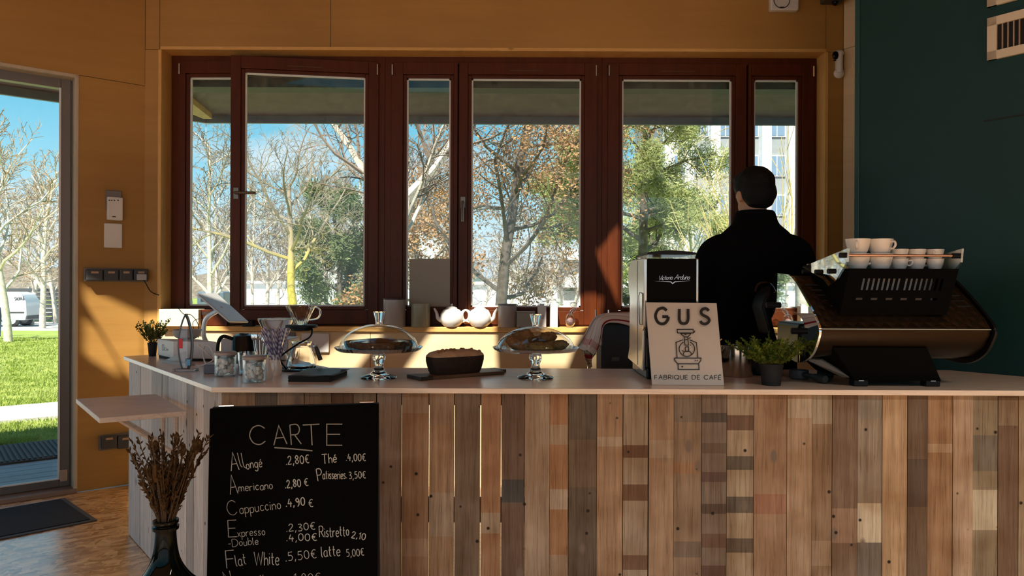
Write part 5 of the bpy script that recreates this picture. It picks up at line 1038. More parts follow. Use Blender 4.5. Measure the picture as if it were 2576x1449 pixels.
for k in range(30):
    x_ = rg.uniform(-.095, .095); y_ = rg.uniform(-.036, .036); b = MB(); b.ball((x_, y_, .089 - (x_ / .12) ** 2 * .008 - (y_ / .055) ** 2 * .006), (rg.uniform(.006, .010), rg.uniform(.005, .009), rg.uniform(.005, .010)), 7, 5, wob=lambda a, c: 1 + .2 * sin(3 * a + k)); b.build('nut', pm('chopped_nuts', (.28, .14, .055), .8, var=.4, vs=80), t)
# tea towel over the dark appliance behind the counter
AX0, AX1, AY0, AY1 = at(1503, 850, 3.8).x, .645, 3.80, 4.12; AZ = at(1540, 812, 3.8).z
t = thing('water_boiler', 'dark grey tall appliance under the checked tea towel behind the counter', 'appliance', ((AX0 + AX1) / 2, 3.95, 0)); b = MB(); b.box(AX0 + .02, AX1, AY0, AY1, .04, AZ); b.build('case', pm('anthracite', (.022, .023, .026), .45), t, True, bevel=.018, seg=3)
b = MB(); b.box(AX0 - .004, AX0 + .022, AY0 + .01, AY1 - .05, .03, AZ - .12); b.build('side_panel', pm('beige_steel', (.40, .36, .28), .35, .4), t, True, bevel=.003); b = MB(); b.box(AX0 + .05, AX1 - .03, AY0 + .05, AY1 - .05, 0, .05); b.build('plinth', BLACKM, t, True)
b = MB(); p = at(1548, 903, 3.795); b.box(p.x - .02, p.x + .02, 3.788, 3.802, p.z - .01, p.z + .01); b.build('badge', pm('badge_grey', (.09, .09, .09), .3), t, True)
t = thing('trolley', 'slim pale metal rail post left of the dark appliance', 'rail', (AX0 - .045, 3.80, 0)); b = MB(); b.tube([(0, 0, 0), (0, 0, AZ - .12)], .007, 8); b.build('post', CHROME, t)
t = thing('tea_towel', 'white tea towel with red and grey checks draped over the dark appliance', 'tea towel', (AX0, 3.8, AZ))
edge = cat([at(1600, 788, 3.86), at(1560, 789, 3.86), at(1520, 791, 3.84), at(1494, 800, 3.80), at(1478, 822, 3.77), at(1464, 848, 3.76), at(1452, 868, 3.75)], 6)
edg2 = cat([at(1600, 826, 3.74), at(1565, 815, 3.74), at(1535, 812, 3.73), at(1518, 822, 3.72), at(1514, 850, 3.72), at(1508, 872, 3.72), at(1497, 893, 3.72)], 6)
def tw(u, w):
    f_ = u * (len(edge) - 1.001); i = int(f_); a = edge[i].lerp(edge[i + 1], f_ - i); c = edg2[i].lerp(edg2[i + 1], f_ - i)
    p = a.lerp(c, w); k = .25 + .75 * u; p = p + Vector((.010 * sin(w * 15 + u * 2) * k, -.022 * abs(sin(w * 9.5 + u * 1.5)) * k, .010 * sin(w * 12 + 1) * k + (.03 * sin(pi * w) * (1 - u)))); return p
def twc(u, w):
    if u > .93: return (.70, .67, .62)
    if .80 < u < .90: return (.36, .02, .02) if (.40 < w < .62 or w > .86) else (.62, .45, .40)
    if .80 < w < .87 and u < .8: return (.26, .012, .016)
    if (w * 6) % 1 < .06 or (u * 9) % 1 < .04: return (.45, .42, .39)
    return (.74, .71, .66)
b = MB(); b.grid(tw, 90, 60, twc); b.build('cloth', pm('checked_cotton', (1, 1, 1), .9, attr=True, bump=.2, bs=200), t, True, smooth=60, solid=.0025)
b = MB()
def tw2(u, w): a = at(1453 + 44 * w, 868 + 22 * w, 3.76 - .02 * w); c = at(1484 + 3 * w, 926 - 8 * w, 3.77); return a.lerp(c, u) + Vector((.008 * sin(w * 9 + u * 4), -.01 * abs(sin(w * 8)), 0))
b.grid(tw2, 30, 30, lambda u, w: (.30, .012, .016) if .25 < u < .55 and .3 < w < .8 else ((.10, .08, .06) if (w * 3) % 1 < .14 or (u * 5) % 1 < .12 else (.50, .38, .26))); b.build('hanging_corner', pm('checked_cotton', (1, 1, 1), .9, attr=True), t, True, smooth=60, solid=.0025)

# ================================================================ COFFEE GRINDER
GY0, GY1 = 2.80, 3.15; g0, g1 = at(1628, 700, GY0).x, at(1752, 700, GY0).x; gzt = at(1690, 627, GY0).z
t = thing('coffee_grinder', 'tall coffee grinder with black front and pale steel side behind the GUS sign', 'grinder', ((g0 + g1) / 2, 2.97, HT)); SIDE = pm('pale_steel_side', (.66, .64, .60), .2, .75)
b = MB(); b.box(g0 + .003, g1 - .003, GY0 + .01, GY1 - .03, HT + .045, gzt - .055); b.build('core', BLACK, t, True, bevel=.004)
b = MB(); b.box(g0, g1, GY0 - .004, GY0 + .016, HT + .16, gzt - .036); fpn = b.build('front_panel', pm('grinder_black', (.0025, .0025, .0025), .7, spec=.08), t, True, bevel=.004)
b = MB(); b.box(g0 + .004, g1 - .004, GY0 - .002, GY1 - .10, gzt - .037, gzt - .018); b.build('hopper', GLASSR, t, True, bevel=.003)
b = MB(); n = 12; b.prism([(g0 + (g1 - g0) * i / n, gzt - .018 + .014 * sin(pi * (.12 + .76 * i / n))) for i in range(n + 1)] + [(g1, gzt - .020), (g0, gzt - .020)], -(GY1 - .09), -(GY0 - .004), RX(pi / 2)); b.build('hopper_lid', BLACK, t, True, bevel=.002)
b = MB(); pf = [(GY0 + .012, HT + .20), (GY0 + .002, HT + .23), (GY0 + .002, gzt - .035), (GY1 - .05, gzt - .03), (GY1 + .03, gzt - .06), (GY1 + .045, gzt - .10), (GY1 + .02, gzt - .16), (GY1 - .01, gzt - .19), (GY1 - .005, HT + .10), (GY1 + .03, HT + .06), (GY1 + .03, HT + .045), (GY0 + .04, HT + .03), (GY0 + .03, HT + .19)]
b.prism(pf, g0 - .012, g0 + .003, frame(Vector((0, 0, 0)), Vector((0, 1, 0)), Vector((0, 0, 1)), Vector((1, 0, 0)))); b.build('side_panel', SIDE, t, True, bevel=.005, seg=3)
b = MB(); b.prism(pf, g1 - .003, g1 + .010, frame(Vector((0, 0, 0)), Vector((0, 1, 0)), Vector((0, 0, 1)), Vector((1, 0, 0)))); b.build('side_panel', SIDE, t, True, bevel=.005, seg=3)
b = MB(); pv = [(GY0 + .02, HT + .21), (GY0 + .015, HT + .33), (GY0 + .08, HT + .335), (GY0 + .10, HT + .32), (GY0 + .085, HT + .225), (GY0 + .07, HT + .21)]; b.prism(pv, g0 - .0145, g0 - .011, frame(Vector((0, 0, 0)), Vector((0, 1, 0)), Vector((0, 0, 1)), Vector((1, 0, 0)))); b.build('side_hatch', SIDE, t, True, bevel=.002)
b = MB(); hx_ = g0 - .0148; b.tube([(hx_, p[0], p[1]) for p in pv[:3] + pv[3:]] + [(hx_, pv[0][0], pv[0][1])], .0013, 5); b.build('hatch_seam', DGREY, t, True)
b = MB(); hx_ = g0 - .0122; b.tube([(hx_, GY0 + .13, HT + .045), (hx_, GY0 + .135, HT + .20), (hx_, GY0 + .15, HT + .36), (hx_, GY0 + .14, gzt - .04)], .0012, 5); b.build('side_seam', DGREY, t, True)
b = MB(); b.box(g0 + .004, g1 - .004, GY0 + .03, GY1 + .01, HT, HT + .046); b.build('base', BLACKG, t, True, bevel=.008)
b = MB(); b.box(g0 + .03, g1 - .03, GY0 - .02, GY0 + .03, HT + .10, HT + .16); b.build('spout', BLACK, t, True, bevel=.006)
b = MB(); b.tube([(g0 + .05, GY0 - .012, HT + .075), (g1 - .05, GY0 - .012, HT + .075)], .006, 8); b.tube([(g0 + .05, GY0 - .012, HT + .075), (g0 + .05, GY0 + .03, HT + .075)], .005, 8); b.tube([(g1 - .05, GY0 - .012, HT + .075), (g1 - .05, GY0 + .03, HT + .075)], .005, 8); b.build('fork', STEEL, t, True)
lf = lambda x, y: onplane(x, y, Vector((0, GY0 - .0048, 0)), Vector((0, 1, 0)))
b = MB(); write(b, 'Victoria', 1656, 705, 1691, 703, 11, .6, lf, slant=.35, gap=.05); write(b, 'Arduino', 1696, 703, 1734, 703, 12, .6, lf, slant=.35, gap=.05); b.build('script_lettering', pm('silver_print', (.55, .55, .56), .3, .6), fpn, True, smooth=0, recalc=False)
b = MB(); b.add([lf(1646, 707.0), lf(1688, 708), lf(1692, 712), lf(1697, 708), lf(1738, 706), lf(1698, 710), lf(1692, 715), lf(1687, 710)], [(0, 1, 7), (1, 2, 6, 7), (2, 3, 5, 6), (3, 4, 5)]); b.build('chevron', pm('silver_print', (.55, .55, .56), .3, .6), fpn, True, smooth=0, recalc=False)
# GUS sign
s0, s1 = onz(1640, 968, HT + .001), onz(1822, 970, HT + .001); ty = 2.775; u0, u1 = at(1624.5, 760, ty), at(1803, 762, ty)
xs_ = (s1 - s0).normalized(); n_ = xs_.cross(u0 - s0).normalized(); n_ = n_ if n_.y < 0 else -n_
t = thing('cafe_sign', 'white rectangular sign reading GUS with a line drawing of a coffee machine', 'sign', s0.lerp(s1, .5)); b = MB(); q = [s0, s1, u1, u0]
b.add(q + [p - n_ * .006 for p in q], [(0, 1, 2, 3), (7, 6, 5, 4), (0, 4, 5, 1), (1, 5, 6, 2), (2, 6, 7, 3), (3, 7, 4, 0)]); b.build('panel', pm('sign_board', (.53, .51, .465), .55), t, True, bevel=.002)
sf = lambda x, y: onplane(x, y, s0 + n_ * .0006, n_); INK = pm('black_print', (.006, .005, .005), .5)
b = MB()
for c, x0, x1, y0, y1, h in (('G', 1649, 1681, 815, 815, 40), ('U', 1709, 1731, 814, 814, 37), ('S', 1762, 1785, 815, 815, 39)): write(b, c, x0, y0, x1, y1, h, 3.6, sf)
b.build('heading', INK, t, True, smooth=0, recalc=False)
b = MB(); write(b, 'FABRIQUE', 1647, 954, 1730, 954, 10.5, .75, sf, gap=.28); write(b, 'DE', 1741, 954, 1761, 954, 10.5, .75, sf, gap=.28); write(b, 'CAFÉ', 1771, 954, 1814, 955, 10.5, .75, sf, gap=.28); b.build('caption', INK, t, True, smooth=0, recalc=False)
b = MB(); k_ = .1587; ic = lambda *pts: b.ribbon([(1620 + x * k_, 750 + y * k_) for x, y in pts], 1.15, sf)
ic((525, 495), (778, 495), (782, 552), (532, 552), (525, 495), (560, 495)); ic((580, 560), (745, 560)); ic((578, 560), (640, 615), (695, 615), (745, 560)); ic((637, 620), (650, 745), (705, 745), (693, 620)); ic((645, 660), (700, 655))
ic((782, 552), (800, 535), (806, 515)); ic((705, 640), (742, 625)); ic((617, 660), (508, 702), (525, 945)); ic((720, 660), (832, 705), (855, 945)); ic(*[(680 + 122 * cos(a), 805 + 118 * sin(a)) for a in [radians(-65 + 310 * i / 40) for i in range(41)]])
ic((652, 775), (705, 770), (712, 840), (658, 843), (652, 775)); ic((630, 900), (628, 865), (650, 845), (725, 845), (745, 865), (750, 905)); ic((608, 825), (628, 850)); ic((485, 950), (905, 950), (903, 985), (865, 1040), (535, 1040), (487, 985), (485, 950), (500, 950)); ic((540, 1045), (545, 1130), (875, 1130), (868, 1045)); ic((640, 575), (675, 578))
for x, y, r in ((607, 1084, 2.2), (812, 990, 1.6), (845, 990, 1.6), (737, 745, 1.3)): b.add([sf(1620 + x * k_ + r * cos(a), 750 + y * k_ + r * sin(a)) for a in [2 * pi * i / 12 for i in range(12)]], [tuple(range(12))])
b.build('machine_drawing', INK, t, True, smooth=0, recalc=False)
# knock-out pot
x, y, z = cpos(1856, 947); t = thing('steel_pot', 'polished steel pot between the GUS sign and the bushy plant', 'pot', (x, y + .02, HT)); b = MB(); hh = at(1856, 870, y).z - HT; b.lathe([(0, 0), (.060, 0), (.064, .006), (.064, hh), (.066, hh + .002), (.062, hh + .002), (.061, .008), (0, .006)], 44); b.build('body', pm('polished_steel', (.55, .52, .48), .14, 1), t)
b = MB(); b.tube(cat([(-.064, -.01, hh - .02), (-.078, -.012, hh - .015), (-.075, -.012, hh + .012), (-.062, -.01, hh + .026)], 5), .0035, 6); b.ball((-.072, -.02, hh - .008), .006, 10, 8); b.build('clip', CHROME, t)
# ================================================================ ESPRESSO MACHINE
em = thing('espresso_machine', 'big black espresso machine with mirrored oval side plate and quilted back', 'espresso machine', (1.38, 2.75, HT)); YZ = frame(Vector((0, 0, 0)), Vector((0, 1, 0)), Vector((0, 0, 1)), Vector((1, 0, 0)))
prof = [(2.84, 1.302), (2.76, 1.262), (2.67, 1.205), (2.595, 1.150), (2.560, 1.112), (2.566, 1.092), (2.60, 1.045), (2.66, 1.010), (2.76, .992), (2.94, .998), (3.0, 1.06), (3.02, 1.14), (2.99, 1.25), (2.93, 1.302)]
mX0, mX1 = 1.082, 1.672
def quilt():
    m, t, out = newmat('quilted_bronze_steel'); b = N(t, 'ShaderNodeBsdfPrincipled'); b.inputs['Base Color'].default_value = (.055, .034, .018, 1); b.inputs['Metallic'].default_value = .85; b.inputs['Roughness'].default_value = .34; t.links.new(b.outputs[0], out.inputs[0])
    tc = N(t, 'ShaderNodeTexCoord'); hts = []
    for s_ in (1, -1):
        mp = N(t, 'ShaderNodeMapping'); mp.inputs['Rotation'].default_value = (0, s_ * radians(52), 0); t.links.new(tc.outputs['Object'], mp.inputs[0])
        w = N(t, 'ShaderNodeTexWave', i_Scale=11.0); w.bands_direction = 'X'; w.wave_profile = 'TRI'; t.links.new(mp.outputs[0], w.inputs['Vector']); hts.append(w.outputs['Fac'])
    mn = N(t, 'ShaderNodeMath', operation='MINIMUM'); t.links.new(hts[0], mn.inputs[0]); t.links.new(hts[1], mn.inputs[1])
    bp = N(t, 'ShaderNodeBump', i_Strength=.35, i_Distance=.006); t.links.new(mn.outputs[0], bp.inputs['Height']); t.links.new(bp.outputs[0], b.inputs['Normal']); return m
QU = quilt(); BRZ = pm('bronze_steel', (.026, .016, .008), .34, .85)
b = MB(); ns = 4
top_ = [prof[0], prof[1], prof[2], prof[3], (2.562, 1.116)]
b.add([(mX0, p[0], p[1]) for p in top_] + [(mX1, p[0], p[1]) for p in top_] + [(mX0, 2.84, 1.15), (mX1, 2.84, 1.15)], [(i, i + 1, 6 + i, 5 + i) for i in range(4)] + [(10, 0, 5, 11), (4, 10, 11, 9), (0, 10, 4, 3, 2, 1), (5, 6, 7, 8, 9, 11)]); b.build('quilted_back', QU, em, True, smooth=30)
b = MB(); b.prism([(2.562, 1.108), (2.566, 1.092), (2.60, 1.045), (2.66, 1.010), (2.76, .992), (2.94, .998), (3.0, 1.06), (3.01, 1.108)], mX0, mX1, YZ); b.build('lower_body', BRZ, em, True, smooth=30)
b = MB(); b.prism([(2.845, 1.115), (3.01, 1.115), (2.99, 1.25), (2.93, 1.302), (2.845, 1.302)], mX0, mX1, YZ); b.build('upper_body', BLACK, em, True, smooth=30)
b = MB(); b.box(mX0, mX1, 2.5575, 2.566, 1.110, 1.1135); b.build('seam_trim', pm('pale_seam', (.35, .27, .17), .3, .8), em, True)
for k in range(5):
    y_, z_ = 2.775 - k * .028, 1.272 - k * .019
    for x0, x1 in ((mX0 + .02 + k * .012, mX0 + .075 + k * .012), (mX1 - .08 + k * .004, mX1 - .03 + k * .004)): b = MB(); b.box(x0, x1, y_ - .014, y_ + .002, z_ - .008, z_ - .004); b.build('vent_slot', BLACKM, em, True)
pls = [(2.905, 1.312), (2.80, 1.298), (2.68, 1.225), (2.585, 1.155), (2.545, 1.112), (2.556, 1.075), (2.60, 1.022), (2.68, .984), (2.78, .976), (2.88, .99), (2.955, 1.05), (3.02, 1.14), (3.035, 1.23), (3.02, 1.30), (2.98, 1.315)]
pls = [(p.x, p.y) for p in cat([(a, c, 0) for a, c in pls + pls[:1]], 4)][:-1]
b = MB(); b.prism(pls, 1.066, 1.076, YZ); b.build('mirror_side_plate', pm('mirror_plate', (.80, .88, .87), .015, 1), em, True, bevel=.002)
b = MB(); b.prism(pls, mX1 + .004, mX1 + .014, YZ); b.build('side_plate', BLACKG, em, True, bevel=.002)
for y_, z_ in ((2.99, 1.185), (2.72, 1.095)): b = MB(); b.lathe([(0, 0), (.011, 0), (.012, .004), (.012, .028), (.009, .03), (0, .03)], 16, T(1.066, y_, z_) @ RY(-pi / 2)); b.build('plate_bolt', BLACK, em, True)
# cup tray with slotted black panel and glass gallery
TR = pm('tray_black', (.003, .003, .003), .9, spec=.05); x0, x1 = 1.158, 1.535; yb, zb, yt, ztp = 2.592, 1.163, 2.522, 1.322
tv = Vector((0, yt - yb, ztp - zb)); tn = Vector((0, tv.z, -tv.y)).normalized(); TM = frame(Vector((x0, yb, zb)), Vector((1, 0, 0)), tv.normalized(), -tn); Lt = tv.length; wx_ = x1 - x0
slots = [[(.055 + i * .0175 + (.008 if i > 7 else 0), .093), (.0635 + i * .0175 + (.008 if i > 7 else 0), .093), (.0635 + i * .0175 + (.008 if i > 7 else 0), .138), (.055 + i * .0175 + (.008 if i > 7 else 0), .138)] for i in range(16)]
s2_ = [[(.045 + i * .052, .055), (.069 + i * .052, .055), (.069 + i * .052, .065), (.045 + i * .052, .065)] for i in range(6)]
b = MB(); b.holed([(0, 0), (wx_, 0), (wx_ - .0, Lt), (0, Lt)], [s_ for s_ in slots + s2_], 0, (0, 0, .003), TM); b.build('slotted_panel', TR, em, True, smooth=0)
b = MB(); b.box(x0, x1, yt + .004, 2.66, ztp - .006, ztp); b.build('cup_tray', TR, em, True, smooth=0); b = MB(); b.box(x0, x1, 2.672, 2.75, ztp - .006, ztp); b.build('cup_tray', TR, em, True, smooth=0)
b = MB(); b.box(x0 + .02, x1 - .02, yb + .05, yb + .052, zb + .03, ztp - .012); b.build('slot_daylight_sheet', pm('painted_slot_daylight', (.92, .88, .80), .5), em, True, smooth=0)  # pale sheet painted to look like daylight coming through the slots
for x_ in (x0, x1): b = MB(); b.add([(x_, yb, zb), (x_, yt, ztp), (x_, 2.75, ztp), (x_, 2.84, 1.30)], [(0, 1, 2, 3)]); b.build('tray_cheek', TR, em, True, smooth=0, solid=.003)
gp_ = [(2.90, 1.338), (2.505, 1.392), (2.512, 1.345), (2.60, 1.278), (2.66, 1.262), (2.70, 1.285)]
for i, x_ in enumerate((1.150, 1.540)):
    b = MB(); b.prism(gp_, x_ - .004, x_ + .004, YZ); b.build('gallery_glass', thin('green_edge_glass', (.80, .90, .87), .75, .22, 1.6), em, True, bevel=.001)
    for y_, z_ in ((2.535, 1.368), (2.63, 1.315), (2.74, 1.315), (2.86, 1.318)): b = MB(); b.lathe([(0, 0), (.009, 0), (.009, .026), (0, .026)], 14, T(x_ - .018, y_, z_) @ RY(pi / 2)); b.build('gallery_knob', BLACK, em, True)
b = MB(); b.tube([(1.150, 2.535, 1.368), (1.540, 2.535, 1.368)], .0045, 10); b.build('cup_rail', pm('copper_rail', (.65, .36, .24), .2, 1), em, True)
b = MB(); b.tube([(1.150, 2.86, 1.345), (1.540, 2.86, 1.345)], .004, 8); b.build('rear_rail', STEEL, em, True)
# black plinth with four feet
b = MB(); b.add([(1.136, 2.594, 1.045), (1.470, 2.594, 1.045), (1.52, 2.95, .999), (1.14, 2.95, .999), (1.235, 2.640, .922), (1.548, 2.640, .922), (1.56, 2.98, .922), (1.235, 2.98, .922)], [(0, 1, 2, 3), (7, 6, 5, 4), (0, 4, 5, 1), (1, 5, 6, 2), (2, 6, 7, 3), (3, 7, 4, 0)]); b.build('plinth', TR, em, True, smooth=0, bevel=.003)
for x_, y_ in ((1.262, 2.668), (1.522, 2.668), (1.262, 2.95), (1.522, 2.95)):
    b = MB(); b.box(x_ - .026, x_ + .026, y_ - .022, y_ + .022, HT, HT + .034); f_ = b.build('foot', BLACK, em, True, bevel=.004); b = MB(); b.box(x_ - .010, x_ + .008, y_ - .0235, y_ - .0215, HT + .020, HT + .032); b.build('foot_cap', CHROME, f_, True)
b = MB(); b.add([(1.10, 2.75, .990), (1.15, 2.72, .990), (1.235, 2.66, .93), (1.215, 2.70, .93)], [(0, 1, 2, 3)]); b.build('strut', GREY, em, True, smooth=0, solid=.008)
b = MB(); hw_ = [at(x_, y_, 3.24) for x_, y_ in ((1890, 772), (1895, 748), (1909, 728), (1930, 718), (1960, 722), (1968, 760), (1962, 835), (1908, 838))]
b.prism([(p.x, -p.z) for p in hw_], 3.10, 3.24, frame(Vector((0, 0, 0)), Vector((1, 0, 0)), Vector((0, 0, -1)), Vector((0, 1, 0)))); b.build('steam_tap_housing', BLACK, em, True, bevel=.012, seg=3)
b = MB(); b.tube(cat([at(1965, 726, 3.12), at(1930, 712, 3.1), at(1908, 716, 3.1), at(1900, 735, 3.09)], 6), .007, 8); b.build('hose', BLACKG, em, True)
# cups
cup0 = None
def cup(label, loc, sc, group, rz):
    global cup0
    if cup0 is None:
        cup0 = t = thing('coffee_cup', label, 'cup', loc, rz, group); b = MB(); b.lathe([(0, 0), (.62, 0), (.66, .05), (.80, .35), (.95, .95), (1, 1.28), (.955, 1.28), (.90, .95), (.75, .36), (.55, .12), (0, .1)], 32); b.build('body', CERAM, t)
        b = MB(); b.tube(cat([(.92, 0, 1.0), (1.28, 0, 1.02), (1.36, 0, .72), (1.12, 0, .45), (.84, 0, .5)], 6), .09, 8); b.build('handle', CERAM, t); t.scale = (sc, sc, sc); return t
    t = dup(cup0, loc, rz, label, sc); t['group'] = group; return t
for k, x_ in enumerate((1.225, 1.305)):
    for j in range(2): cup('%s of the two stacked large white cups at the %s on the coffee machine' % (('lower', 'upper')[j], ('far left', 'second place')[k]), (x_, 2.60, ztp + j * .052), .0425, 'large cups on the machine', 2.2 + 2.0 * j + k)
for k, x_ in enumerate((1.376, 1.438, 1.502)):
    for j in range(2): cup('%s white espresso cup in the %s small stack on the coffee machine' % (('lower', 'upper')[j], ('left', 'middle', 'right')[k]), (x_, 2.605, ztp + j * .034), .0295, 'espresso cups on the machine', 2.0 * j + k * 1.3 - .5)
for k, x_ in enumerate((1.405, 1.468)):
    cup('white espresso cup in the second row behind the %s small stacks' % ('left', 'right')[k], (x_, 2.70, ztp), .0295, 'espresso cups on the machine', 1 + k); cup('stacked white espresso cup in the second row behind the %s small stacks' % ('left', 'right')[k], (x_, 2.70, ztp + .034), .0295, 'espresso cups on the machine', 2 + k)
# portafilter and cloth beside the machine
t = thing('portafilter', 'black portafilter lying on the counter below the mirrored plate', 'portafilter', (1.12, 2.86, HT)); b = MB(); b.lathe([(0, .0), (.03, 0), (.036, .006), (.036, .036), (.030, .036), (.028, .01), (0, .008)], 28); b.build('basket', DGREY, t); b = MB(); b.tube(cat([(.005, -.034, .022), (.02, -.08, .020), (.04, -.15, .018)], 4), [.009] * 5 + [.013, .016, .017, .013], 10); b.build('handle', pm('grey_grip', (.03, .035, .036), .5), t)
t = thing('bar_cloth', 'crumpled black cloth behind the bushy plant', 'cloth', (1.03, 3.0, HT)); b = MB(); b.ball((0, 0, .03), (.075, .06, .032), 26, 14, wob=lambda a, c: 1 + .12 * sin(5 * a + 2 * c) + .08 * sin(9 * a - 5 * c)); b.build('fabric', pm('black_cloth', (.012, .012, .013), .95), t)

# ================================================================ ON THE SILL
def sill(px, Y=4.69): return (at(px, 800, Y).x, Y, ZS)
def canister(label, px, r, h, mat, lid):
    t = thing('storage_canister', label, 'canister', sill(px)); b = MB(); b.lathe([(0, 0), (r * .97, 0), (r, .004), (r, h * .95), (r * .98, h * .955), (0, h * .955)], 40); b.build('body', mat, t); b = MB(); b.lathe([(0, h * .955), (r * 1.01, h * .955), (r * 1.01, h), (r * .97, h + .002), (0, h + .002)], 40); b.build('lid', lid, t)
canister('tall pale canister with dark lid on the sill behind the left glass dome', 992, .071, .182, GREYC, pm('dark_red_lid', (.06, .02, .016), .5))
canister('olive canister on the sill below the grey board', 1058, .061, .147, OLIVE, OLIVE)
canister('pale cylindrical canister on the sill right of the teapots', 1276, .060, .146, GREYC, GREY)
def teapot(label, px, rz):
    t = thing('teapot', label, 'teapot', sill(px), rz, 'white teapots'); r = .074; b = MB(); b.lathe([(0, 0), (.045, 0), (.047, .004), (.064, .02), (.074, .05), (.072, .08), (.055, .108), (.034, .118), (0, .119)], 40); b.build('body', CERAM, t)
    b = MB(); b.lathe([(0, .118), (.037, .118), (.036, .122), (.02, .130), (.006, .133), (.005, .137), (.009, .142), (.006, .148), (0, .149)], 28); b.build('lid', CERAM, t)
    b = MB(); b.tube(cat([(-.060, 0, .040), (-.086, 0, .055), (-.096, 0, .090), (-.112, 0, .118)], 6), [.017 - .0006 * i for i in range(19)], 12); b.build('spout', CERAM, t)
    b = MB(); b.tube(cat([(.062, 0, .093), (.090, 0, .108), (.110, 0, .085), (.103, 0, .048), (.064, 0, .030)], 6), .0065, 10); b.build('handle', CERAM, t)
teapot('left white teapot on the sill, its spout pointing left', 1136, 0); teapot('right white teapot on the sill, its spout pointing right', 1207, pi)
t = thing('lidded_tin', 'low grey-beige tin on the sill half hidden by the right glass dome', 'tin', sill(1322)); b = MB(); b.box(-.058, .058, -.04, .04, 0, .095); b.build('body', pm('grey_beige_tin', (.30, .28, .22), .4), t, bevel=.005); b = MB(); b.box(-.060, .060, -.042, .042, .093, .103); b.build('lid', pm('grey_beige_lid', (.36, .33, .27), .4), t, bevel=.003)
for k, (px, w, lab) in enumerate(((1363, .027, 'left white tea carton on the sill right of the beige tin'), (1393, .024, 'right white tea carton on the sill, next to the glass bird'))):
    t = thing('tea_carton', lab, 'carton', sill(px, 4.70)); b = MB(); b.box(-w, w, -.03, .03, 0, .138 + k * .006); b.build('box', pm('white_carton', (.82, .80, .75), .6), t, bevel=.002); b = MB(); b.box(-w * .5, w * .5, -.0312, -.030, .055, .08); b.build('label', pm('carton_label', (.55, .55, .55), .6), t); b = MB(); b.box(-w * .55, w * .55, -.012, .012, .138 + k * .006, .150 + k * .006); b.build('cap', WHITE, t)
t = thing('glass_bird', 'clear glass bird ornament at the right end of the lit sill', 'ornament', sill(1434, 4.68)); b = MB(); b.ball((0, 0, .045), (.034, .03, .046), 24, 14); b.build('body', GLASSR, t); b = MB(); b.tube(cat([(.004, 0, .075), (.012, 0, .10), (.03, 0, .118), (.034, 0, .14)], 5), [.014] * 8 + [.011] * 8, 12); b.ball((.022, 0, .146), (.024, .016, .018), 14, 10); b.build('neck', GLASSR, t); b = MB(); b.ball((0, 0, .035), (.024, .021, .028), 16, 10); b.build('pink_filling', pm('pink_stones', (.35, .20, .18), .5, bump=.6, bs=120), t)
t = thing('cream_box', 'cream board box at the left end of the window sill', 'box', (at(458, 800, 4.66).x, 4.66, ZS)); b = MB(); b.box(-.125, .125, -.05, .05, 0, .108); b.build('box', pm('cream_card', (.78, .70, .50), .7), t, bevel=.003)
t = thing('wooden_crate', 'small wooden crate beside the cream box behind the tablet', 'crate', (at(545, 800, 4.70).x, 4.70, ZS)); b = MB(); b.box(-.085, .085, -.045, .045, 0, .105); b.build('sides', RED, t, bevel=.004); b = MB(); b.box(-.078, .078, -.047, -.044, .07, .092); b.build('slot', pm('crate_slot', (.03, .012, .006), .7), t)
t = thing('blank_board', 'blank grey-beige board leaning in the narrow sash of the middle window', 'board', (at(1081, 700, 4.80).x, 4.80, ZG0)); yb_ = YF - .05 + .016; xa_, xb_ = at(1029.5, 700, yb_).x, at(1133, 700, yb_).x
b = MB(); b.box(xa_, xb_, yb_, yb_ + .008, ZG0, at(1081, 651, yb_).z); b.build('panel', pm('grey_beige_board', (.36, .32, .25), .7), t, True, bevel=.001)
t = thing('black_speaker', 'small black box on the sill below the ajar sash', 'box', (at(628, 800, 4.64).x, 4.62, ZS)); b = MB(); b.box(-.03, .035, -.03, .03, 0, .04); b.build('case', BLACK, t, bevel=.004)
# ================================================================ ON THE WALLS
WB = YW - .0005
t = thing('wall_plate', 'large white blanking plate on the wall under the sill', 'plate', (at(794, 862, YW).x, YW, at(794, 862, YW).z)); b = MB(); a, c = at(759, 838, YW), at(829, 887, YW); b.box(a.x, c.x, YW - .018, WB, c.z, a.z); b.build('cover', WHITE, t, True, bevel=.008, seg=3)
t = thing('plug_charger', 'white plug-in charger hanging by the grey socket under the sill', 'charger', (at(722, 862, YW).x, YW, at(722, 862, YW).z)); b = MB(); a, c = at(702, 836, YW), at(744, 884, YW); b.box(a.x, c.x, YW - .012, WB, c.z + .02, a.z); b.build('socket_plate', GREY, t, True, bevel=.004); b = MB(); a, c = at(712, 845, YW), at(733, 880, YW); b.box(a.x, c.x, YW - .045, YW - .012, c.z, a.z); b.build('adapter', WHITE, t, True, bevel=.004); b = MB(); p = at(724, 880, YW - .03); b.tube(cat([p, p + Vector((.005, 0, -.05)), p + Vector((.03, 0, -.12)), p + Vector((.02, 0, -.25))], 5), .0025, 5); b.build('lead', WHITE, t, True)
def dbox(b, x0, y0, x1, y1, o0, o1):
    s0, z0 = dws((x0 + x1) / 2 - (x1 - x0) / 2, (y0 + y1) / 2); s1, _ = dws(x1, (y0 + y1) / 2); zt_ = dws((x0 + x1) / 2, y0)[1]; zb_ = dws((x0 + x1) / 2, y1)[1]
    b.box(min(s0, s1), max(s0, s1), -o1, -o0, zb_, zt_, DW); return b
def dloc(px, py): p = onplane(px, py, K1, NO); return (p.x, p.y, p.z)
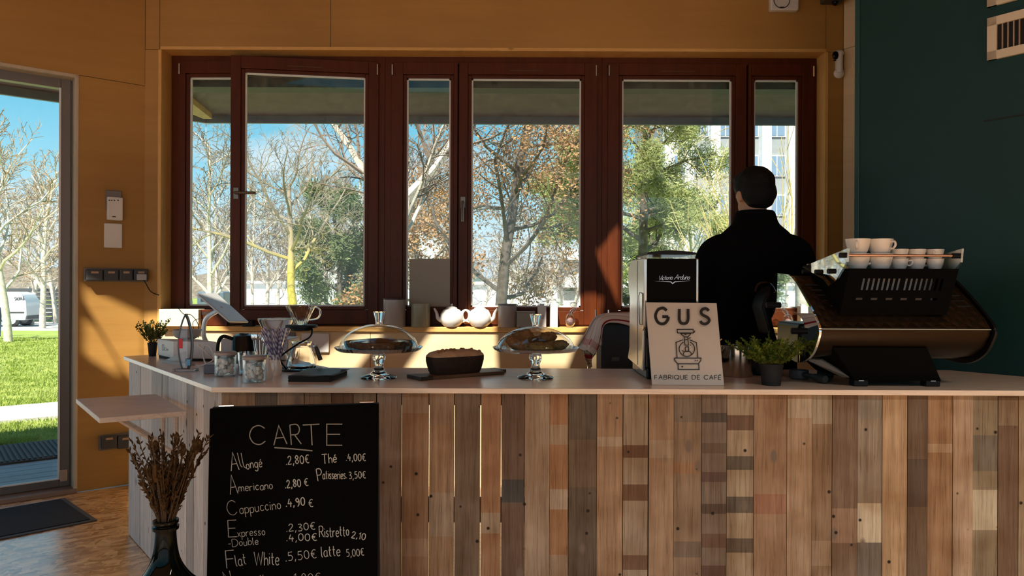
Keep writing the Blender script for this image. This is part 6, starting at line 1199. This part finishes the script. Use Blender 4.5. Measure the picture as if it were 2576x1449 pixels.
t = thing('alarm_keypad', 'white alarm unit on a grey bracket above the white wall plate', 'alarm unit', dloc(285, 520)); b = MB(); dbox(b, 265, 480, 304, 530, 0.0005, .022); b.build('bracket', pm('grey_bracket', (.20, .18, .17), .6), t, True, bevel=.004); b = MB(); dbox(b, 267, 497, 306, 555, .004, .040); kp = b.build('case', WHITE, t, True, bevel=.006, seg=3)
b = MB()
for x_ in (275, 281, 288, 297): s_, z_ = dws(x_, 504, -.0405); b.box(s_ - .004, s_ + .004, -.0412, -.039, z_ - .004, z_ + .004, DW)
s_, z_ = dws(287, 545, -.0405); b.box(s_ - .01, s_ + .01, -.0412, -.039, z_ - .003, z_ + .003, DW); b.build('indicator', DGREY, kp, True)
t = thing('blanking_plate', 'plain white rounded plate on the door wall under the alarm unit', 'plate', dloc(284, 593)); b = MB(); dbox(b, 261, 562, 307, 624, .0005, .014); b.build('cover', WHITE, t, True, bevel=.03, seg=5)
def sockets(label, xs, y0, y1, plug):
    t = thing('socket_block', label, 'socket block', dloc(sum(xs) / len(xs), y0)); b = MB(); dbox(b, xs[0] - 2, y0 - 1, xs[-1] + 1, y1 + 1, .0005, .020); b.build('back_box', pm('taupe_plastic', (.17, .145, .13), .5), t, True, bevel=.004)
    for k in range(len(xs) - 1):
        b = MB(); dbox(b, xs[k] + 1.5, y0 + 2, xs[k + 1] - 1.5, y1 - 2, .018, .052); f_ = b.build('flap', pm('grey_flap', (.055, .055, .055), .45), t, True, bevel=.006, seg=3)
        b = MB(); w_ = xs[k + 1] - xs[k]; dbox(b, xs[k] + w_ * .3, y0 + 7, xs[k] + w_ * .72, y0 + 12, .0515, .0535); b.build('tag', pm('socket_tag', (.45, .28, .18), .6), f_, True)
    return t
sockets('row of four grey flap sockets on the door wall', (212, 256, 295, 331, 369), 676, 708, True)
sockets('pair of grey flap sockets low on the door wall', (250, 291, 332), 1091, 1127, False)
t = thing('power_cable', 'white plug with thin black cable in the right socket of the four', 'cable', dloc(352, 700)); b = MB(); dbox(b, 338, 690, 362, 705, .052, .075); b.build('plug', LGREY, t, True, bevel=.004); b = MB(); o_ = Vector((.633, -.774, 0)) * .06; p = Vector(dloc(354, 702)) + o_; b.tube(cat([p, Vector(dloc(362, 715)) + o_, Vector(dloc(375, 733)) + o_ * .7, at(398, 742, YW - .01), at(420, 744, 4.77)], 6), .003, 6); b.build('lead', BLACK, t, True)
c = at(1967, 5, YW); t = thing('smoke_alarm', 'white square alarm sounder with a round grille at the ceiling edge', 'alarm', (c.x, YW, c.z)); b = MB(); a, d = at(1932, -40, YW), at(2003, 33, YW); b.box(a.x, d.x, YW - .05, WB, d.z, a.z); cs_ = b.build('case', WHITE, t, True, bevel=.012, seg=3)
b = MB(); cc = at(1967, 0, YW - .052); b.tube([(cc.x + .05 * cos(a_), YW - .051, cc.z + .05 * sin(a_)) for a_ in [2 * pi * k / 28 for k in range(29)]], .003, 6); b.build('grille_ring', DGREY, t, True); b = MB(); p = at(1967, 18, YW - .05); b.box(p.x - .012, p.x + .012, YW - .052, YW - .049, p.z - .003, p.z + .003); b.build('slot', DGREY, t, True)
c = at(2098, 4, YW - .05); t = thing('ceiling_camera', 'small dark bracket fitting at the very top right of the window wall', 'fitting', (c.x, YW, c.z)); b = MB(); b.box(c.x - .07, c.x + .06, YW - .10, WB, c.z - .005, c.z + .06); b.build('body', pm('dark_fitting', (.07, .06, .05), .5), t, True, bevel=.01); b = MB(); b.ball((c.x + .005, YW - .06, c.z - .008), .022, 14, 8); b.build('lens', BLACKG, t, True)
c = at(2107, 162, YW); t = thing('motion_detector', 'slim white motion detector on the wall right of the windows', 'detector', (c.x, YW, c.z)); b = MB(); a, d = at(2094, 125, YW), at(2120, 200, YW); w_ = d.x - a.x
b.tube([(c.x, YW - .02, d.z + w_ / 2), (c.x, YW - .02, a.z - w_ * .42)], w_ / 2, 20, flat=.62); b.ball((c.x, YW - .02, d.z + w_ / 2), (w_ / 2, w_ * .31, w_ / 2), 20, 10); b.ball((c.x, YW - .02, a.z - w_ * .42), (w_ / 2, w_ * .31, w_ * .3), 20, 10); b.build('case', WHITE, t, True)
b = MB(); p = at(2104, 138, YW - .045); b.ball((p.x, YW - .036, p.z), (.022, .012, .026), 18, 10); b.build('lens', BLACKG, t, True); b = MB(); p = at(2101, 151, YW - .045); b.box(p.x - .007, p.x + .007, YW - .043, YW - .035, p.z - .003, p.z + .003); b.build('sensor', BLACK, t, True)
# vents on the green wall
def vent(label, x0, y0, y1):
    s0, z1 = gs(x0, y0, -.01); _, z0 = gs(x0, y1, -.01); s1 = s0 + .52; t = thing('air_vent', label, 'vent', G0 + GE * s0 + Vector((0, 0, z0))); b = MB(); w = .035
    for q in ((s0, s1, z0, z0 + w), (s0, s1, z1 - w, z1), (s0, s0 + w, z0, z1), (s1 - w, s1, z0, z1)): b.box(q[0], q[1], -.014, -.0005, q[2], q[3], GM)
    b.build('frame', pm('cream_vent', (.62, .55, .42), .5), t, True, smooth=0); b = MB(); b.box(s0 + w, s1 - w, -.003, -.001, z0 + w, z1 - w, GM); b.build('back', pm('vent_dark', (.012, .008, .006), .8), t, True, smooth=0)
    b = MB(); n = 22
    for k in range(1, n): x_ = s0 + w + (s1 - s0 - 2 * w) * k / n; b.box(x_ - .0015, x_ + .0015, -.012, -.003, z0 + w, z1 - w, GM)
    b.build('louvres', pm('vent_louvre', (.40, .33, .26), .5), t, True, smooth=0)
vent('cream framed air vent high on the green wall, lower of the two', 2484, 47, 153); vent('cream framed air vent cut off at the top edge, above the other vent', 2484, -88, 19)
# ================================================================ PEOPLE
def person(name, label, loc, rz, hs, skin, hair, top, legs, head_rz=0, fine=.007):
    t = thing(name, label, 'person', loc, rz); hm = T(0, .01, 1.635) @ RZ(head_rz) @ RX(-.12) @ T(0, 0, -1.635)
    b = MB()
    for s_ in (-1, 1): b.loft([((s_ * .095, 0, .06), .04, .045), ((s_ * .095, 0, .12), .04, .045), ((s_ * .10, -.01, .35), .055, .06), ((s_ * .10, .0, .50), .055, .06), ((s_ * .10, 0, .75), .08, .085), ((s_ * .09, 0, .92), .085, .10)], 18); b.loft([((s_ * .10, .05, .005), .042, .12), ((s_ * .10, .05, .04), .042, .12), ((s_ * .097, .01, .09), .04, .06)], 18)
    b.loft([((0, 0, .82), .13, .09), ((0, 0, .92), .165, .105), ((0, 0, 1.08), .15, .095), ((0, 0, 1.25), .165, .105), ((0, 0, 1.38), .18, .105), ((0, 0, 1.46), .15, .085), ((0, 0, 1.52), .075, .065), ((0, .005, 1.56), .058, .06), ((0, .012, 1.66), .055, .06)], 24)
    b.ball((0, .0, 1.715), (.077, .095, .093), 28, 18, hm); b.ball((0, .035, 1.655), (.056, .062, .055), 20, 14, hm); b.ball((0, .098, 1.695), (.013, .018, .022), 10, 8, hm); b.ball((0, .088, 1.652), (.022, .012, .009), 10, 8, hm)
    for s_ in (-1, 1):
        b.ball((s_ * .078, -.005, 1.695), (.013, .022, .034), 12, 10, hm)
        b.tube([(s_ * .16, 0, 1.44), (s_ * .215, .0, 1.40), (s_ * .235, .03, 1.16), (s_ * .20, .15, 1.09), (s_ * .155, .28, 1.05)], [.05, .05, .042, .038, .028], 12)
        wv_ = Vector((s_ * .155, .28, 1.05)); b.ball(wv_ + Vector((-s_ * .008, .05, -.01)), (.036, .05, .016), 14, 10)
        for k in range(4):
            p = wv_ + Vector((-s_ * .008 + (-.027 + .018 * k), .09, -.010)); L = (.060, .072, .075, .062)[k if s_ < 0 else 3 - k]; b.tube([p, p + Vector((0, L * .45, -.006)), p + Vector((0, L * .75, -.024)), p + Vector((0, L * .82, -.042))], [.0095, .009, .0085, .0075], 8)
        p = wv_ + Vector((-s_ * .036, .03, -.01)); b.tube([p, p + Vector((-s_ * .022, .028, -.006)), p + Vector((-s_ * .026, .058, -.016))], [.0115, .0105, .009], 8)
    b.build('body', skin, t, remesh=fine)
    b = MB()
    for s_ in (-1, 1): b.ball((s_ * .030, .087, 1.712), .011, 12, 8, hm)
    b.build('eyes', pm('eye_white', (.6, .58, .55), .2), t)
    b = MB(); rg = random.Random(5); ph = [rg.uniform(0, 6) for _ in range(5)]; wob = lambda a, c: 1 + .02 * sin(6 * a + ph[0] + 3 * c) + .018 * sin(11 * a + ph[1] - 5 * c)
    b.ball((0, -.012, 1.748), (.093, .104, .090), 40, 24, hm, wob=wob); b.ball((0, -.045, 1.70), (.085, .075, .070), 30, 18, hm, wob=wob); b.ball((0, -.05, 1.655), (.066, .052, .034), 24, 14, hm); b.ball((.0, .055, 1.790), (.070, .050, .032), 24, 14, hm, wob=wob)
    b.build('hair', hair, t, remesh=.008)
    b = MB(); b.loft([((0, 0, .84), .195, .13), ((0, 0, 1.0), .195, .132), ((0, 0, 1.2), .205, .138), ((0, -.01, 1.34), .222, .135), ((0, -.012, 1.42), .222, .124), ((0, -.010, 1.475), .196, .108), ((0, -.006, 1.525), .150, .092), ((0, .0, 1.56), .108, .084), ((0, .004, 1.625), .088, .082)], 36, p=2.25)
    for s_ in (-1, 1): b.tube(cat([(s_ * .14, -.008, 1.462), (s_ * .185, -.006, 1.432), (s_ * .213, 0, 1.375), (s_ * .226, .012, 1.26), (s_ * .232, .035, 1.15), (s_ * .205, .13, 1.085), (s_ * .16, .26, 1.052)], 4), [.058 + .018 * min(1, i / 5) - max(0, i - 8) * .0020 for i in range(25)], 16)
    b.build('jacket', top, t, remesh=.011)
    b = MB(); b.loft([((0, 0, .80), .165, .115), ((0, 0, .96), .175, .118)], 28)
    for s_ in (-1, 1): b.loft([((s_ * .098, .005, .035), .062, .072), ((s_ * .10, 0, .35), .072, .078), ((s_ * .10, 0, .6), .084, .09), ((s_ * .09, 0, .88), .098, .112)], 20)
    b.build('trousers', legs, t, remesh=.013)
    for s_ in (-1, 1): b = MB(); b.loft([((s_ * .10, .052, .0), .05, .135), ((s_ * .10, .052, .02), .05, .136), ((s_ * .10, .045, .06), .044, .118), ((s_ * .098, .01, .10), .042, .06)], 22, p=2.4); b.build('shoe', BLACK, t)
    t.scale = (hs, hs, hs); return t
bx_ = at(1899, 700, 3.5).x
person('person', 'person in a black jacket standing with their back turned, facing the right-hand window', (bx_, 3.5, 0), 0, 1.0, pm('skin', (.42, .22, .14), .5), pm('black_hair', (.004, .0035, .0035), .6, spec=.2, bump=.6, bs=180), pm('black_jacket', (.003, .003, .0033), .95, spec=.08, bump=.25, bs=25), pm('black_trousers', (.008, .008, .009), .9), head_rz=.24)
wp = gp(-6, 24); person('person', 'person in a blue jacket walking past the lawn at the left edge', (wp[0], 24, gz(24)), 1.2, .62, pm('skin', (.42, .22, .14), .5), pm('dark_hair', (.02, .015, .01), .6), pm('navy_jacket', (.02, .035, .10), .8), pm('blue_jeans', (.06, .11, .22), .9), fine=.01)
vt, vy_ = VAN; inv = INFO[vt.name]; wl = MB(); vn = (inv.to_3x3() @ Vector((0, -1, 0))); vp0 = inv @ Vector((0, -.768, 0)); write(wl, 'SAUVAJE', 37, 756, 62, 754, 8, .7, lambda x, y: onplane(x, y, vp0, vn), gap=.12); wl.build('van_lettering', pm('dark_lettering', (.05, .05, .06), .5), vt, True, smooth=0, recalc=False)
# ================================================================ ADDED FILL LAMPS (out of view overhead)
def lamp(label, x, y, z, L, power):
    t = thing('added_fill_lamp', label, 'lamp', (x, y, z)); b = MB(); b.box(-L / 2, L / 2, -.055, .055, 0, .05); b.box(-L / 2, L / 2, -.055, -.047, -.05, 0); b.box(-L / 2, L / 2, .047, .055, -.05, 0); b.box(-L / 2, -L / 2 + .008, -.055, .055, -.05, 0); b.box(L / 2 - .008, L / 2, -.055, .055, -.05, 0); b.build('housing', BLACK, t, bevel=.004); b = MB(); b.box(-L / 2 + .01, L / 2 - .01, -.045, .045, -.006, .0); b.build('diffuser', pm('fill_lamp_diffuser', (.8, .7, .5), .5, emit=((1, .66, .34), 1.5)), t)
    for s_ in (-L * .4, L * .4): b = MB(); b.tube([(s_, 0, .05), (s_, 0, HC - z)], .002, 5); b.build('wire', BLACK, t)
    li = bpy.data.lights.new('fill_light', 'AREA'); li.shape = 'RECTANGLE'; li.size = L; li.size_y = .09; li.energy = power; li.color = (1, .91, .78); li.spread = radians(120); lo = bpy.data.objects.new('fill_light', li); C.objects.link(lo); lo.parent = t; lo.location = (0, 0, -.012)
lamp('unseen added fill lamp in a long black housing, left of the viewer', -1.6, -.4, 3.0, 1.6, 112); lamp('unseen added fill lamp in a long black housing, right of the viewer', 2.3, .2, 3.0, 1.6, 135)
